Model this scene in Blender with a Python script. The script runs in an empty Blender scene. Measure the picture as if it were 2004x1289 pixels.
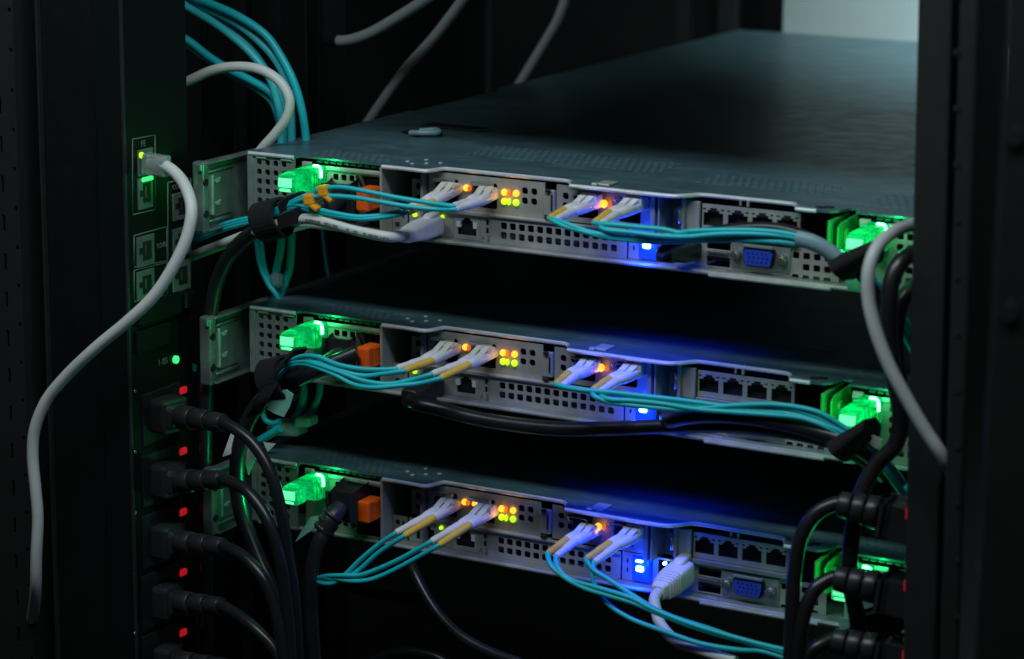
import bpy, bmesh, math, random
from mathutils import Vector, Matrix
random.seed(7)
scn = bpy.context.scene
COL = scn.collection
U = 0.0889                       # two rack units between server tops

# ---------------------------------------------------------------- camera
CP = Vector((0.822285, -1.208379, 0.238297))
YAW, PIT, ROL, FPX = 0.49525084, 0.22956074, 0.00937295, 5114.36
cy, sy, cp_, sp = math.cos(YAW), math.sin(YAW), math.cos(PIT), math.sin(PIT)
FW = Vector((-sy*cp_, cy*cp_, -sp)); R0 = Vector((cy, sy, 0)); U0 = R0.cross(FW)
RT = R0*math.cos(ROL) + U0*math.sin(ROL); UP = -R0*math.sin(ROL) + U0*math.cos(ROL)
def at(px, py, v=0.0, ax=1):
    """the world point seen at a photo pixel that lies on the plane axis = v"""
    d = FW + RT*((px-1002)/FPX) - UP*((py-644.5)/FPX)
    return CP + d*((v-CP[ax])/d[ax])
cam = bpy.data.cameras.new('camera'); co = bpy.data.objects.new('camera', cam); COL.objects.link(co)
m = Matrix((RT, UP, -FW)).transposed().to_4x4(); m.translation = CP; co.matrix_world = m
cam.sensor_width = 36; cam.lens = FPX/2004*36; cam.clip_start = .02; cam.clip_end = 50
cam.dof.use_dof = True; cam.dof.focus_distance = 1.44; cam.dof.aperture_fstop = 9
scn.camera = co
scn.view_settings.view_transform = 'Standard'; scn.view_settings.look = 'None'
scn.view_settings.exposure = 0; scn.view_settings.gamma = 1; scn.view_settings.use_curve_mapping = False
w = bpy.data.worlds.new('World'); scn.world = w; w.use_nodes = True
w.node_tree.nodes['Background'].inputs[0].default_value = (.5, .75, .8, 1)
w.node_tree.nodes['Background'].inputs[1].default_value = .009

# ---------------------------------------------------------------- materials
def mat(name, c, rough=.5, metal=0., em=None, es=0., var=.12, nscale=120., bump=0., trans=0., spec=.5, stretch=None, alpha=1.):
    M = bpy.data.materials.new(name); M.use_nodes = True
    nt = M.node_tree; b = nt.nodes['Principled BSDF']
    b.inputs['Base Color'].default_value = (*c, 1); b.inputs['Roughness'].default_value = rough
    b.inputs['Metallic'].default_value = metal; b.inputs['Specular IOR Level'].default_value = spec
    b.inputs['Transmission Weight'].default_value = trans
    b.inputs['Alpha'].default_value = alpha
    if em:
        b.inputs['Emission Color'].default_value = (*em, 1); b.inputs['Emission Strength'].default_value = es
    if var or bump:
        tc = nt.nodes.new('ShaderNodeTexCoord'); n = nt.nodes.new('ShaderNodeTexNoise')
        n.inputs['Scale'].default_value = nscale; n.inputs['Detail'].default_value = 6
        if stretch:
            mp = nt.nodes.new('ShaderNodeMapping'); mp.inputs['Scale'].default_value = stretch
            nt.links.new(tc.outputs['Object'], mp.inputs[0]); nt.links.new(mp.outputs[0], n.inputs['Vector'])
        else: nt.links.new(tc.outputs['Object'], n.inputs['Vector'])
    if var:
        mr = nt.nodes.new('ShaderNodeMapRange'); mr.inputs[1].default_value = .3; mr.inputs[2].default_value = .7
        mr.inputs[3].default_value = 1-var; mr.inputs[4].default_value = 1+var
        mx = nt.nodes.new('ShaderNodeVectorMath'); mx.operation = 'SCALE'; mx.inputs[0].default_value = c
        nt.links.new(n.outputs[0], mr.inputs[0]); nt.links.new(mr.outputs[0], mx.inputs['Scale'])
        nt.links.new(mx.outputs[0], b.inputs['Base Color'])
        ma = nt.nodes.new('ShaderNodeMath'); ma.operation = 'MULTIPLY'; ma.inputs[1].default_value = rough
        nt.links.new(mr.outputs[0], ma.inputs[0]); nt.links.new(ma.outputs[0], b.inputs['Roughness'])
    if bump:
        bp = nt.nodes.new('ShaderNodeBump'); bp.inputs['Strength'].default_value = bump; bp.inputs['Distance'].default_value = .0004
        nt.links.new(n.outputs[0], bp.inputs['Height']); nt.links.new(bp.outputs[0], b.inputs['Normal'])
    return M
MT = dict(
 lid=mat('lid coating', (.060,.124,.145), .38, .15, var=.12, nscale=60, bump=.05),
 vent=mat('vent lip', (.095,.185,.215), .4, .2, var=.15),
 rim=mat('bare sheet edge', (.80,.82,.88), .36, .4, var=.08),
 zinc=mat('zinc sheet', (.38,.385,.36), .42, .3, var=.14, nscale=90, bump=.05),
 zinc_dark=mat('dull zinc sheet', (.25,.275,.275), .42, .35, var=.15, nscale=90),
 nickel=mat('nickel', (.6,.6,.58), .25, .9, var=.08),
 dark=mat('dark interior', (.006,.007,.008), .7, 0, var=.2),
 socket=mat('black socket plastic', (.010,.010,.011), .45, 0, var=.1),
 rail=mat('galvanised rail', (.19,.235,.225), .4, .5, var=.25, nscale=70, bump=.1),
 railtab=mat('bright tab', (.55,.62,.58), .35, .5),
 orange=mat('orange plastic', (.82,.105,.006), .4),
 greenp=mat('green lit plastic', (.006,.22,.10), .18, em=(0.0,.72,.28), es=.10, var=.25, nscale=260, bump=.3),
 greenw=mat('pale lit window', (.3,.8,.5), .3, em=(.12,1.,.42), es=.95, var=.1),
 greenl=mat('white green lamp', (.5,1,.7), .3, em=(.25,1.,.5), es=3.2, var=0),
 greenfin=mat('green plastic tab', (.03,.42,.10), .35, var=.1),
 amber=mat('amber lamp', (.6,.2,.02), .3, em=(1.,.42,.025), es=1.9, var=0),
 amber2=mat('dim amber lamp', (.5,.12,.02), .3, em=(.9,.16,.01), es=.8, var=0),
 lime=mat('lime lamp', (.4,.7,.02), .3, em=(.52,.95,.01), es=1.15, var=0),
 bluel=mat('blue white lamp', (.5,.8,1), .3, em=(.25,.68,1.), es=7., var=0),
 bluep=mat('blue lit housing', (.02,.06,.5), .3, em=(.0,.03,.9), es=1.0, var=.3, nscale=300),
 red=mat('red lamp', (.5,.01,.02), .35, em=(.75,.012,.025), es=.5, var=0),
 greendot=mat('green indicator', (.1,.8,.3), .3, em=(.05,.85,.22), es=1.0, var=0),
 aqua=mat('aqua jacket', (.012,.50,.56), .38, var=.07, nscale=40),
 aquad=mat('pale aqua jacket', (.04,.52,.55), .38, var=.07, nscale=40),
 white=mat('white jacket', (.60,.62,.60), .45, var=.06, nscale=50),
 grey=mat('grey jacket', (.46,.49,.49), .45, var=.06, nscale=50),
 plugw=mat('white connector plastic', (.70,.69,.74), .4, var=.05),
 ivory=mat('ivory clip plastic', (.60,.58,.50), .4, var=.05),
 yellow=mat('yellow boot', (.72,.46,.06), .45, var=.08),
 oclip=mat('orange clip', (.85,.36,.02), .45, var=.1),
 clear=mat('clear plastic', (.62,.72,.72), .12, var=0, trans=.75),
 tag=mat('translucent tag', (.20,.50,.40), .5, var=.1),  # tag plastic, with the handles' green light put into its colour
 wtag=mat('white paper tag', (.6,.64,.62), .6, var=.08),
 sleeve=mat('grey sleeve', (.20,.34,.38), .5, var=.1),
 cord=mat('black cord', (.013,.014,.016), .33, var=.1),
 plug=mat('black plug', (.018,.0195,.021), .38, var=.15, nscale=60),
 velcro=mat('hook and loop', (.006,.006,.007), .95, var=.3, nscale=900, bump=1.),
 pdu=mat('black coated steel', (.005,.0052,.0056), .5, spec=.35, var=.05),
 pduface=mat('PDU face', (.0055,.0095,.0085), 0.5, spec=.12, var=.05),
 pdul=mat('PDU edge', (.022,.023,.023), .4),
 print=mat('pale print', (.13,.16,.155), .6, var=0),
 housing=mat('port housing', (.17,.23,.20), .35, .4, var=.1),
 post=mat('black rack steel', (.021,.0225,.0215), .40, var=.05),
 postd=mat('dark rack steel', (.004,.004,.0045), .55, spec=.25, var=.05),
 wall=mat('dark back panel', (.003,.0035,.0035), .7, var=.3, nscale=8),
 panel=mat('pale panel', (.42,.52,.52), .6, var=.03, nscale=20),
 vga=mat('blue plastic', (.025,.065,.55), .35, var=.08),
 pin=mat('dark pin', (.01,.02,.12), .5, var=0),
 gold=mat('gold contact', (.5,.32,.12), .3, .9, var=0),
 ink=mat('print ink', (.18,.19,.19), .6, var=0),
)

def translucent(M, col, f):
    nt = M.node_tree; b = nt.nodes['Principled BSDF']; o = [n for n in nt.nodes if n.type == 'OUTPUT_MATERIAL'][0]
    t = nt.nodes.new('ShaderNodeBsdfTranslucent')
    tc = nt.nodes.new('ShaderNodeTexCoord'); n = nt.nodes.new('ShaderNodeTexNoise'); n.inputs['Scale'].default_value = 150; n.inputs['Detail'].default_value = 3; n.inputs['Distortion'].default_value = 1.5
    r = nt.nodes.new('ShaderNodeMapRange'); r.inputs[1].default_value = .36; r.inputs[2].default_value = .64; r.inputs[3].default_value = .45; r.inputs[4].default_value = 1.25
    v = nt.nodes.new('ShaderNodeVectorMath'); v.operation = 'SCALE'; v.inputs[0].default_value = col
    nt.links.new(tc.outputs['Object'], n.inputs['Vector']); nt.links.new(n.outputs[0], r.inputs[0]); nt.links.new(r.outputs[0], v.inputs['Scale']); nt.links.new(v.outputs[0], t.inputs[0])
    mx = nt.nodes.new('ShaderNodeMixShader'); mx.inputs[0].default_value = f
    nt.links.new(b.outputs[0], mx.inputs[1]); nt.links.new(t.outputs[0], mx.inputs[2]); nt.links.new(mx.outputs[0], o.inputs[0])
translucent(MT['greenp'], (.04, .92, .42), .72)
def dusty(M, base, dust):
    nt = M.node_tree; b = nt.nodes['Principled BSDF']; tc = nt.nodes.new('ShaderNodeTexCoord'); src = b.inputs['Base Color'].links[0].from_socket
    def layer(scale, lo, hi, amt, src, stretch=(1, 1, 1)):
        mp = nt.nodes.new('ShaderNodeMapping'); mp.inputs['Scale'].default_value = stretch; n = nt.nodes.new('ShaderNodeTexNoise'); n.inputs['Scale'].default_value = scale; n.inputs['Detail'].default_value = 3
        r = nt.nodes.new('ShaderNodeMapRange'); r.inputs[1].default_value = lo; r.inputs[2].default_value = hi; r.inputs[3].default_value = 0; r.inputs[4].default_value = amt
        m_ = nt.nodes.new('ShaderNodeMix'); m_.data_type = 'RGBA'; m_.inputs[7].default_value = (*dust, 1)
        nt.links.new(tc.outputs['Object'], mp.inputs[0]); nt.links.new(mp.outputs[0], n.inputs['Vector']); nt.links.new(n.outputs[0], r.inputs[0]); nt.links.new(r.outputs[0], m_.inputs[0]); nt.links.new(src, m_.inputs[6]); return m_.outputs[2]
    src = layer(520, .66, .74, .8, src); src = layer(26, .52, .72, .42, src, (1, 2.2, 1)); src = layer(90, .60, .70, .5, src, (.35, 3, 1))
    nt.links.new(src, b.inputs['Base Color'])
dusty(MT['lid'], None, (.16, .24, .26))
# ---------------------------------------------------------------- builders
def tag(o, label, cat, group=None, kind=None):
    o['label'] = label; o['category'] = cat
    if group: o['group'] = group
    if kind: o['kind'] = kind
    return o
def thing(name, loc, label, cat, group=None):
    o = bpy.data.objects.new(name, None); COL.objects.link(o); o.location = loc; o.empty_display_size = .01
    return tag(o, label, cat, group)
def wloc(o):
    v = Vector(o.location)
    while o.parent: o = o.parent; v += Vector(o.location)
    return v
def obj(name, bm, m, parent=None, smooth=False):
    """link a bmesh given in world coordinates as one mesh object"""
    me = bpy.data.meshes.new(name)
    for q in (m if isinstance(m, (list, tuple)) else [m]): me.materials.append(MT[q])
    o = bpy.data.objects.new(name, me); COL.objects.link(o)
    if parent is not None:
        o.parent = parent; bmesh.ops.translate(bm, verts=bm.verts, vec=-wloc(parent))
    else:
        c = sum((v.co for v in bm.verts), Vector())/max(1, len(bm.verts))
        o.location = c; bmesh.ops.translate(bm, verts=bm.verts, vec=-c)
    bmesh.ops.recalc_face_normals(bm, faces=bm.faces)
    if smooth:
        for f in bm.faces: f.smooth = True
        for e in bm.edges:
            if len(e.link_faces) == 2 and e.calc_face_angle(0) > .7: e.smooth = False
    bm.to_mesh(me); bm.free()
    return o
def B(): return bmesh.new()
X_, Y_, Z_ = Vector((1,0,0)), Vector((0,1,0)), Vector((0,0,1))
def bevel(bm, edges, r, seg=2):
    bmesh.ops.bevel(bm, geom=edges, offset=r, segments=seg, affect='EDGES', profile=.5, clamp_overlap=True)
def box(bm, x0, x1, y0, y1, z0, z1, bv=0, mi=0):
    t = bmesh.new()
    r = bmesh.ops.create_cube(t, size=1)
    for v in r['verts']:
        v.co = Vector(((x0+x1)/2 + v.co.x*(x1-x0), (y0+y1)/2 + v.co.y*(y1-y0), (z0+z1)/2 + v.co.z*(z1-z0)))
    if bv: bevel(t, t.edges[:], bv)
    merge(bm, t, mi); return bm
def obox(bm, c, a, b, d, la, lb, ld, bv=0, mi=0, taper=1.):
    """oriented box: centre, three unit axes, three lengths; taper scales the +a end"""
    t = bmesh.new(); r = bmesh.ops.create_cube(t, size=1)
    for v in r['verts']:
        k = taper if v.co.x > 0 else 1
        v.co = c + a*(v.co.x*la) + b*(v.co.y*lb*k) + d*(v.co.z*ld*k)
    if bv: bevel(t, t.edges[:], bv)
    merge(bm, t, mi); return bm
def merge(bm, t, mi=0):
    vs = [bm.verts.new(v.co) for v in t.verts]; t.verts.index_update()
    for f in t.faces:
        try:
            nf = bm.faces.new([vs[v.index] for v in f.verts]); nf.material_index = mi; nf.smooth = f.smooth
        except ValueError: pass
    t.free()
def prism(bm, poly, axis, a0, a1, bv=0, mi=0):
    """extrude a 2-D polygon along axis 0/1/2 (poly in the other two coordinates)"""
    t = bmesh.new()
    def P(p, a):
        l = list(p); l.insert(axis, a); return Vector(l)
    v0 = [t.verts.new(P(p, a0)) for p in poly]; v1 = [t.verts.new(P(p, a1)) for p in poly]
    t.faces.new(v0[::-1]); t.faces.new(v1)
    for i in range(len(poly)):
        j = (i+1) % len(poly); t.faces.new((v0[i], v0[j], v1[j], v1[i]))
    bmesh.ops.recalc_face_normals(t, faces=t.faces)
    if bv: bevel(t, t.edges[:], bv)
    merge(bm, t, mi); return bm
def plate(bm, x0, x1, z0, z1, y, holes, th=.0012, rnd=.0, mi=0):
    """sheet in the plane y with rectangular holes (x0,x1,z0,z1) really cut through, corners rounded by rnd"""
    xs = sorted({x0, x1, *[h[0] for h in holes], *[h[1] for h in holes]}); xs = [x for x in xs if x0-1e-9 <= x <= x1+1e-9]
    zs = sorted({z0, z1, *[h[2] for h in holes], *[h[3] for h in holes]}); zs = [z for z in zs if z0-1e-9 <= z <= z1+1e-9]
    t = bmesh.new(); vd = {}
    def V(x, z):
        k = (round(x, 6), round(z, 6))
        if k not in vd: vd[k] = t.verts.new((x, y, z))
        return vd[k]
    for i in range(len(xs)-1):
        for j in range(len(zs)-1):
            mx, mz = (xs[i]+xs[i+1])/2, (zs[j]+zs[j+1])/2
            if any(h[0] < mx < h[1] and h[2] < mz < h[3] for h in holes): continue
            t.faces.new((V(xs[i], zs[j]), V(xs[i+1], zs[j]), V(xs[i+1], zs[j+1]), V(xs[i], zs[j+1])))
    r = bmesh.ops.extrude_face_region(t, geom=t.faces[:])
    bmesh.ops.translate(t, verts=[v for v in r['geom'] if isinstance(v, bmesh.types.BMVert)], vec=(0, th, 0))
    bmesh.ops.recalc_face_normals(t, faces=t.faces)
    if rnd:
        for (a, b, c, d) in holes:
            for (px, pz, sx, sz) in ((a, c, 1, 1), (b, c, -1, 1), (a, d, 1, -1), (b, d, -1, -1)):
                q = [t.verts.new((px, yy, pz)) for yy in (y, y+th)] + [t.verts.new((px+sx*rnd, yy, pz)) for yy in (y, y+th)] + [t.verts.new((px, yy, pz+sz*rnd)) for yy in (y, y+th)]
                t.faces.new((q[0], q[2], q[4])); t.faces.new((q[2], q[3], q[5], q[4]))
    merge(bm, t, mi); return bm
def spline(P, n=10):
    P = [Vector(p) for p in P]
    if len(P) == 2: return [P[0].lerp(P[1], k/n) for k in range(n+1)]
    Q = [P[0]*2-P[1]] + P + [P[-1]*2-P[-2]]; out = []
    for i in range(1, len(Q)-2):
        p0, p1, p2, p3 = Q[i-1:i+3]
        t0 = 0; d1 = max((p1-p0).length, 1e-6)**.5; d2 = max((p2-p1).length, 1e-6)**.5; d3 = max((p3-p2).length, 1e-6)**.5
        m1 = ((p1-p0)/d1 - (p2-p0)/(d1+d2) + (p2-p1)/d2)*d2; m2 = ((p2-p1)/d2 - (p3-p1)/(d2+d3) + (p3-p2)/d3)*d2
        for k in range(n):
            t = k/n; t2, t3 = t*t, t*t*t
            out.append(p1*(2*t3-3*t2+1) + m1*(t3-2*t2+t) + p2*(-2*t3+3*t2) + m2*(t3-t2))
    out.append(P[-1]); return out
def tube(bm, P, r, seg=12, smooth=True, n=10, raw=False, flat=1., mi=0):
    """round sweep; r a number or one radius per path point"""
    pts = [Vector(p) for p in P] if raw else spline(P, n)
    N = len(pts); rr = [r]*N if not hasattr(r, '__len__') else list(r)
    T = [(pts[min(i+1, N-1)]-pts[max(i-1, 0)]).normalized() for i in range(N)]
    nrm = T[0].orthogonal().normalized()
    if flat != 1.: nrm = (Z_ - T[0]*Z_.dot(T[0])).normalized()
    rings = []
    for i in range(N):
        nrm = (nrm - T[i]*nrm.dot(T[i])).normalized(); bn = T[i].cross(nrm)
        rings.append([bm.verts.new(pts[i] + (nrm*math.cos(a)*flat + bn*math.sin(a))*rr[i]) for a in [2*math.pi*k/seg for k in range(seg)]])
    for i in range(N-1):
        for k in range(seg):
            f = bm.faces.new((rings[i][k], rings[i][(k+1) % seg], rings[i+1][(k+1) % seg], rings[i+1][k])); f.smooth = smooth; f.material_index = mi
    f = bm.faces.new(rings[0][::-1]); f.material_index = mi; f = bm.faces.new(rings[-1]); f.material_index = mi
    return bm
def loft(bm, p0, p1, s, u, secs, seg=20, pw=.42, mi=0):
    """rounded-rectangle sections (t, width, height, rise) along p0-p1"""
    rings = []
    for t, w_, h_, up_ in secs:
        c = p0.lerp(p1, t) + u*up_; ring = []
        for k in range(seg):
            a = 2*math.pi*(k+.5)/seg; ca, sa = math.cos(a), math.sin(a)
            ring.append(bm.verts.new(c + s*(math.copysign(abs(ca)**pw, ca)*w_/2) + u*(math.copysign(abs(sa)**pw, sa)*h_/2)))
        rings.append(ring)
    for i in range(len(rings)-1):
        for k in range(seg):
            f = bm.faces.new((rings[i][k], rings[i][(k+1) % seg], rings[i+1][(k+1) % seg], rings[i+1][k])); f.smooth = True; f.material_index = mi
    bm.faces.new(rings[0][::-1]); bm.faces.new(rings[-1]); return bm
def ribbon(bm, P, wd, th, n=8, raw=False):
    """flat band along P; wd = width vector (or one per point)"""
    pts = [Vector(p) for p in P] if raw else spline(P, n); N = len(pts); rows = []
    for i in range(N):
        T = (pts[min(i+1, N-1)]-pts[max(i-1, 0)]).normalized()
        W = wd(i/(N-1)) if callable(wd) else Vector(wd)
        nn = T.cross(W).normalized()*th/2
        rows.append([bm.verts.new(pts[i]+s*W/2+q*nn) for s, q in ((-1,-1),(1,-1),(1,1),(-1,1))])
    for i in range(N-1):
        for k in range(4): bm.faces.new((rows[i][k], rows[i][(k+1) % 4], rows[i+1][(k+1) % 4], rows[i+1][k]))
    bm.faces.new(rows[0][::-1]); bm.faces.new(rows[-1]); return bm
def cyl(bm, c, ax, r, l, seg=12, mi=0):
    ax = ax.normalized(); return tube(bm, [c, c+ax*l], r, seg, raw=True, mi=mi)
def px(L, Y):
    """photo pixels -> points; each (x, y) at depth Y or (x, y, depth in mm)"""
    n = len(L); out = []
    for i, p in enumerate(L):
        yy = p[2]/1000 if len(p) > 2 else (Y if not isinstance(Y, tuple) else Y[0]+(Y[1]-Y[0])*i/(n-1))
        out.append(at(p[0], p[1], yy))
    return out
def text(s, size, name, m, parent, mw, extr=.00015):
    cu = bpy.data.curves.new(name, 'FONT'); cu.body = s; cu.size = size; cu.extrude = extr; cu.align_x = 'CENTER'; cu.align_y = 'CENTER'
    o = bpy.data.objects.new('tmp', cu); COL.objects.link(o)
    dg = bpy.context.evaluated_depsgraph_get(); me = bpy.data.meshes.new_from_object(o.evaluated_get(dg))
    bpy.data.objects.remove(o)
    bm = B(); bm.from_mesh(me); bpy.data.meshes.remove(me)
    bmesh.ops.transform(bm, matrix=mw, verts=bm.verts)
    return obj(name, bm, m, parent)
def dup(root, off):
    c = root.copy(); COL.objects.link(c); c.location = Vector(root.location)+off
    def kids(a, b):
        for ch in list(a.children):
            d = ch.copy(); COL.objects.link(d); d.parent = b; kids(ch, d)
    kids(root, c); return c
def lamp(name, loc, col, e, r=.002):
    l = bpy.data.lights.new(name, 'POINT'); l.color = col; l.energy = e; l.shadow_soft_size = r
    o = bpy.data.objects.new(name, l); COL.objects.link(o); o.location = loc; return o

# ================================================================ the rack server (built once, copied twice)
mm = .001
def build_server():
    S = thing('rack_server', (0, 0, 0), '', 'server', 'rack servers stacked in the cabinet')
    # chassis: bottom, sides, rear interior wall
    b = B()
    box(b, 0, .432, .0005, .698, -.0395, -.0385)                     # bottom sheet
    box(b, 0, .001, .001, .698, -.0385, -.0012); box(b, .431, .432, .001, .698, -.0385, -.0012)
    box(b, .0015, .4305, .697, .698, -.0385, -.0012)
    obj('chassis', b, 'zinc_dark', S)
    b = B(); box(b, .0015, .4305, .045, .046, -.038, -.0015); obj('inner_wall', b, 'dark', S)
    b = B(); tube(b, [(.032, .0002, -.0388), (.4315, .0002, -.0388)], .0012, 8, raw=True)
    tube(b, [(.285, -.0008, -.0398), (.352, -.0008, -.0398)], .0011, 8, raw=True); obj('bottom_lip', b, 'zinc', S, True)
    # lid with two set-back notches over the card brackets
    fr = [(0, -.001), (.0315, -.001), (.0325, .0035), (.0865, .0035), (.0875, -.001), (.1165, -.001), (.1215, .011), (.194, .011), (.200, .009), (.2035, -.001),
          (.262, -.001), (.267, .001), (.2735, .010), (.276, .011), (.325, .011), (.3295, .008), (.331, -.001), (.3500, -.001), (.3535, .003), (.3560, .012), (.3615, .013), (.3620, .004), (.432, .004)]
    lb = B(); prism(lb, fr + [(.432, .70), (-.006, .70), (-.006, .30), (0, .29)], 2, -.0012, 0)
    LID = obj('lid', lb, 'lid', S)
    def rim(seq):
        e = B(); P = spline([Vector((x, y-.0002, -.0006)) for x, y in seq], 3); tube(e, P, .00115, 8, raw=True)
        obj('lid_edge', e, 'rim', LID, True)
    rim([(.0885, -.001), (.105, -.001), (.1160, -.001), (.1187, .004), (.1212, .0105), (.123, .011), (.150, .011), (.193, .011), (.197, .0105), (.200, .008)])
    rim([(.2040, -.001), (.23, -.001), (.260, -.001), (.2645, 0.), (.269, .004), (.2735, .0095), (.277, .011), (.30, .011), (.323, .011), (.3265, .0102), (.3293, .0065)])
    rim([(.332, -.001), (.338, -.001), (.343, -.001)]); rim([(.001, -.001), (.015, -.001), (.031, -.001)])
    # vent slots pierced in the lid (dark recesses), latch and tab
    v = B()
    for r in range(5):
        for c in range(11): box(v, .034+c*.0046+(r % 2)*.0022, .0368+c*.0046+(r % 2)*.0022, .0065+r*.0046, .0092+r*.0046, -.0010, .00018)
    obj('vent_slots', v, 'vent', LID); v = B()
    for r in range(6):
        for c in range(26): box(v, .108+c*.0046+(r % 2)*.0023, .1105+c*.0046+(r % 2)*.0023, .056+r*.0062, .0592+r*.0062, -.0010, .00018)
    obj('vent_slots', v, 'vent', LID); v = B()
    for r in range(5):
        for c in range(16): box(v, .258+c*.0046+(r % 2)*.0023, .2605+c*.0046+(r % 2)*.0023, .040+r*.0062, .0432+r*.0062, -.0010, .00018)
    obj('vent_slots', v, 'vent', LID); v = B()
    for r in range(8):
        for c in range(14): box(v, .356+c*.005+(r % 2)*.0025, .3592+c*.005+(r % 2)*.0025, .019+r*.0055, .0225+r*.0055, -.0010, .00018)
    o = obj('vent_slots', v, 'vent', LID)
    t = B(); box(t, .2165, .2245, .0035, .0145, .0001, .0013, .0004); box(t, .2150, .2185, .0015, .0050, .0001, .0016, .0005); obj('bright_tab', t, 'railtab', LID)
    t = B()
    for (a, c) in ((.3405, .004), (.3440, .0065)): box(t, a, a+.0045, c, c+.003, -.001, .0006)
    obj('dark_slot', t, 'socket', LID)
    t = B()
    for (a, c) in ((.094, .017), (.1, .012), (.106, .017), (.112, .022), (.1, .027)): cyl(t, Vector((a, c, -.0005)), Z_, .0012, .0009, 8)
    obj('rivets', t, 'rim', LID, True)
    # corner vent plate
    p = B(); H = [(.0060+i*.0055, .0092+i*.0055, -.0068-j*.00545, -.0036-j*.00545) for i in range(4) for j in range(6)]
    plate(p, .0035, .0312, -.0383, -.0016, -.0006, H, .001, .0006)
    box(p, 0, .0036, -.0016, .0008, -.0385, -.0014, .0004); box(p, .0036, .0312, -.0012, .0006, -.0400, -.0383, .0003)
    CPL = obj('corner_vent_plate', p, 'zinc_dark', S)
    p = B(); box(p, .006, .0125, -.0016, -.0005, -.0031, -.0021, .0002); box(p, .0225, .0298, -.0016, -.0005, -.0031, -.0021, .0002); obj('top_tab', p, 'zinc', CPL)
    # power supplies
    def psu(x0, x1, first):
        P = B(); W = x1-x0
        hx = x0 + .0275
        H = [(hx+i*.0052-.006, hx+i*.0052-.0025, -.0118-j*.0056, -.0082-j*.0056) for i in range(0, 3) for j in range(5)]
        inl = (hx+.0085, x1-.0015, -.0372, -.0078)
        plate(P, x0+.0015, x1, -.0383, -.0068, .0035, H+[inl], .001, .0006)
        box(P, x0+.0075, x1, .0022, .0040, -.0068, -.0042, .0007)                 # bright front bar
        box(P, x0+.0015, x0+.0075, .0022, .0045, -.0068, -.0030, .0006)
        box(P, inl[0]-.001, inl[0], .0046, .030, -.0375, -.0075); box(P, inl[0], x1, .0300, .0306, -.0375, -.0075)
        box(P, x1-.0013, x1, .0046, .030, -.0375, -.0075)
        o = obj('power_supply', P, 'zinc', S)
        q = B()
        for k in range(10 if first else 15):                               # slotted sloping top strip
            xx = x0+.0095+k*.0044
            if xx+.003 > x1-.001: break
            obox(q, Vector((xx+.0015, .0068, -.0026)), X_, Vector((0, .93, .36)), Vector((0, -.36, .93)), .0030, .0022, .0010)
        obj('vent_strip', q, 'zinc_dark', o)
        q = B(); box(q, inl[0]+.001, x1-.003, .012, .0295, -.036, -.010, .0015); obj('inlet_socket', q, 'socket', o)
        # lit handle: a cranked grip with a finger notch, seen from its right side
        hx0, hx1 = hx-.0205, hx-.0098
        q = B(); pr = [(.0030, -.0040), (-.0040, -.0040), (-.0262, -.0048), (-.0294, -.0056), (-.0308, -.0072), (-.0308, -.0136), (-.0296, -.0148), (-.0215, -.0146), (-.0190, -.0124), (-.0158, -.0126), (-.0135, -.0158), (-.0080, -.0176), (.0030, -.0178)]
        prism(q, pr, 0, hx0, hx1, .0007)
        h = obj('release_handle', q, 'greenp', o, True)
        q = B(); box(q, hx0+.0010, hx1-.0012, -.0312, -.0304, -.0118, -.0068, .0003); box(q, hx0+.0016, hx1-.002, -.0311, -.0303, -.0142, -.0127, .0003); obj('light_window', q, 'greenw', o)
        q = B(); tube(q, [(hx1-.0042, -.0040, -.0038), (hx1-.0010, -.0040, -.0040), (hx1+.0004, -.0040, -.0066), (hx1+.0004, -.0040, -.0098)], .0011, 10, n=5); obj('lamp_lens', q, 'greenl', o, True)
        q = B()
        for k in range(3): box(q, hx1-.0002, hx1+.0004, -.0105+k*.0022, -.0095+k*.0022, -.0140, -.0070, .0002)
        obj('grip_rib', q, 'greenp', o)
        if first:
            q = B(); a = at(697, 678, -.012); c = at(721, 725, -.012); z0, z1 = c.z+U, a.z+U
            box(q, a.x, c.x, -.012, .002, z0, z1, .0012); box(q, c.x+.0001, x1-.0022, -.006, .0028, z0+.0015, z1-.0015, .0005)
            obj('orange_latch', q, 'orange', o)
        return o
    psu(.0325, .0862, True); psu(.3630, .4305, False)
    # divider and small vented bay
    p = B(); box(p, .0866, .0882, -.0008, .030, -.0383, -.0014, .0003); obj('divider', p, 'zinc', S)
    p = B(); plate(p, .0985, .1085, -.0235, -.0085, .014, [(.1012, .1042, -.0140, -.0108), (.1056, .1072, -.0140, -.0106), (.1012, .1042, -.0205, -.0173)], .001, .0006)
    box(p, .1087, .1103, .006, .030, -.038, -.004)
    plate(p, .0886, .098, -.0385, -.0245, .010, [(.0900, .0930, -.0300, -.0270), (.0900, .0930, -.0360, -.0330), (.0945, .0960, -.0310, -.0270)], .001, .0004)
    obj('vented_bay', p, 'zinc_dark', S)
    # left network card: bracket, two transceiver cages, lamps
    p = B(); hs = [(.1692+i*.0056, .1728+i*.0056, -.0100-j*.0054, -.0064-j*.0054) for i in range(2) for j in range(2)]
    cg = [(.1145, .1300, -.0200, -.0060), (.1385, .1540, -.0200, -.0060)]
    plate(p, .1112, .1830, -.0222, -.0028, .0105, hs+cg, .001, .0008)
    box(p, .1832, .1898, .0085, .0112, -.0200, -.0060, .0006); box(p, .1112, .1900, .0080, .0125, -.0245, -.0223, .0004)
    card = obj('network_card', p, 'zinc', S)
    p = B()
    for (a, c, d, f) in cg:
        box(p, a, c, .0115, .032, f, f+.0006); box(p, a, a+.0006, .0115, .032, d, f); box(p, c-.0006, c, .0115, .032, d, f)
        box(p, a+.001, c-.001, .0060, .0090, f-.0015, f+.0008, .0003)
    obj('transceiver_cage', p, 'nickel', card)
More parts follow.
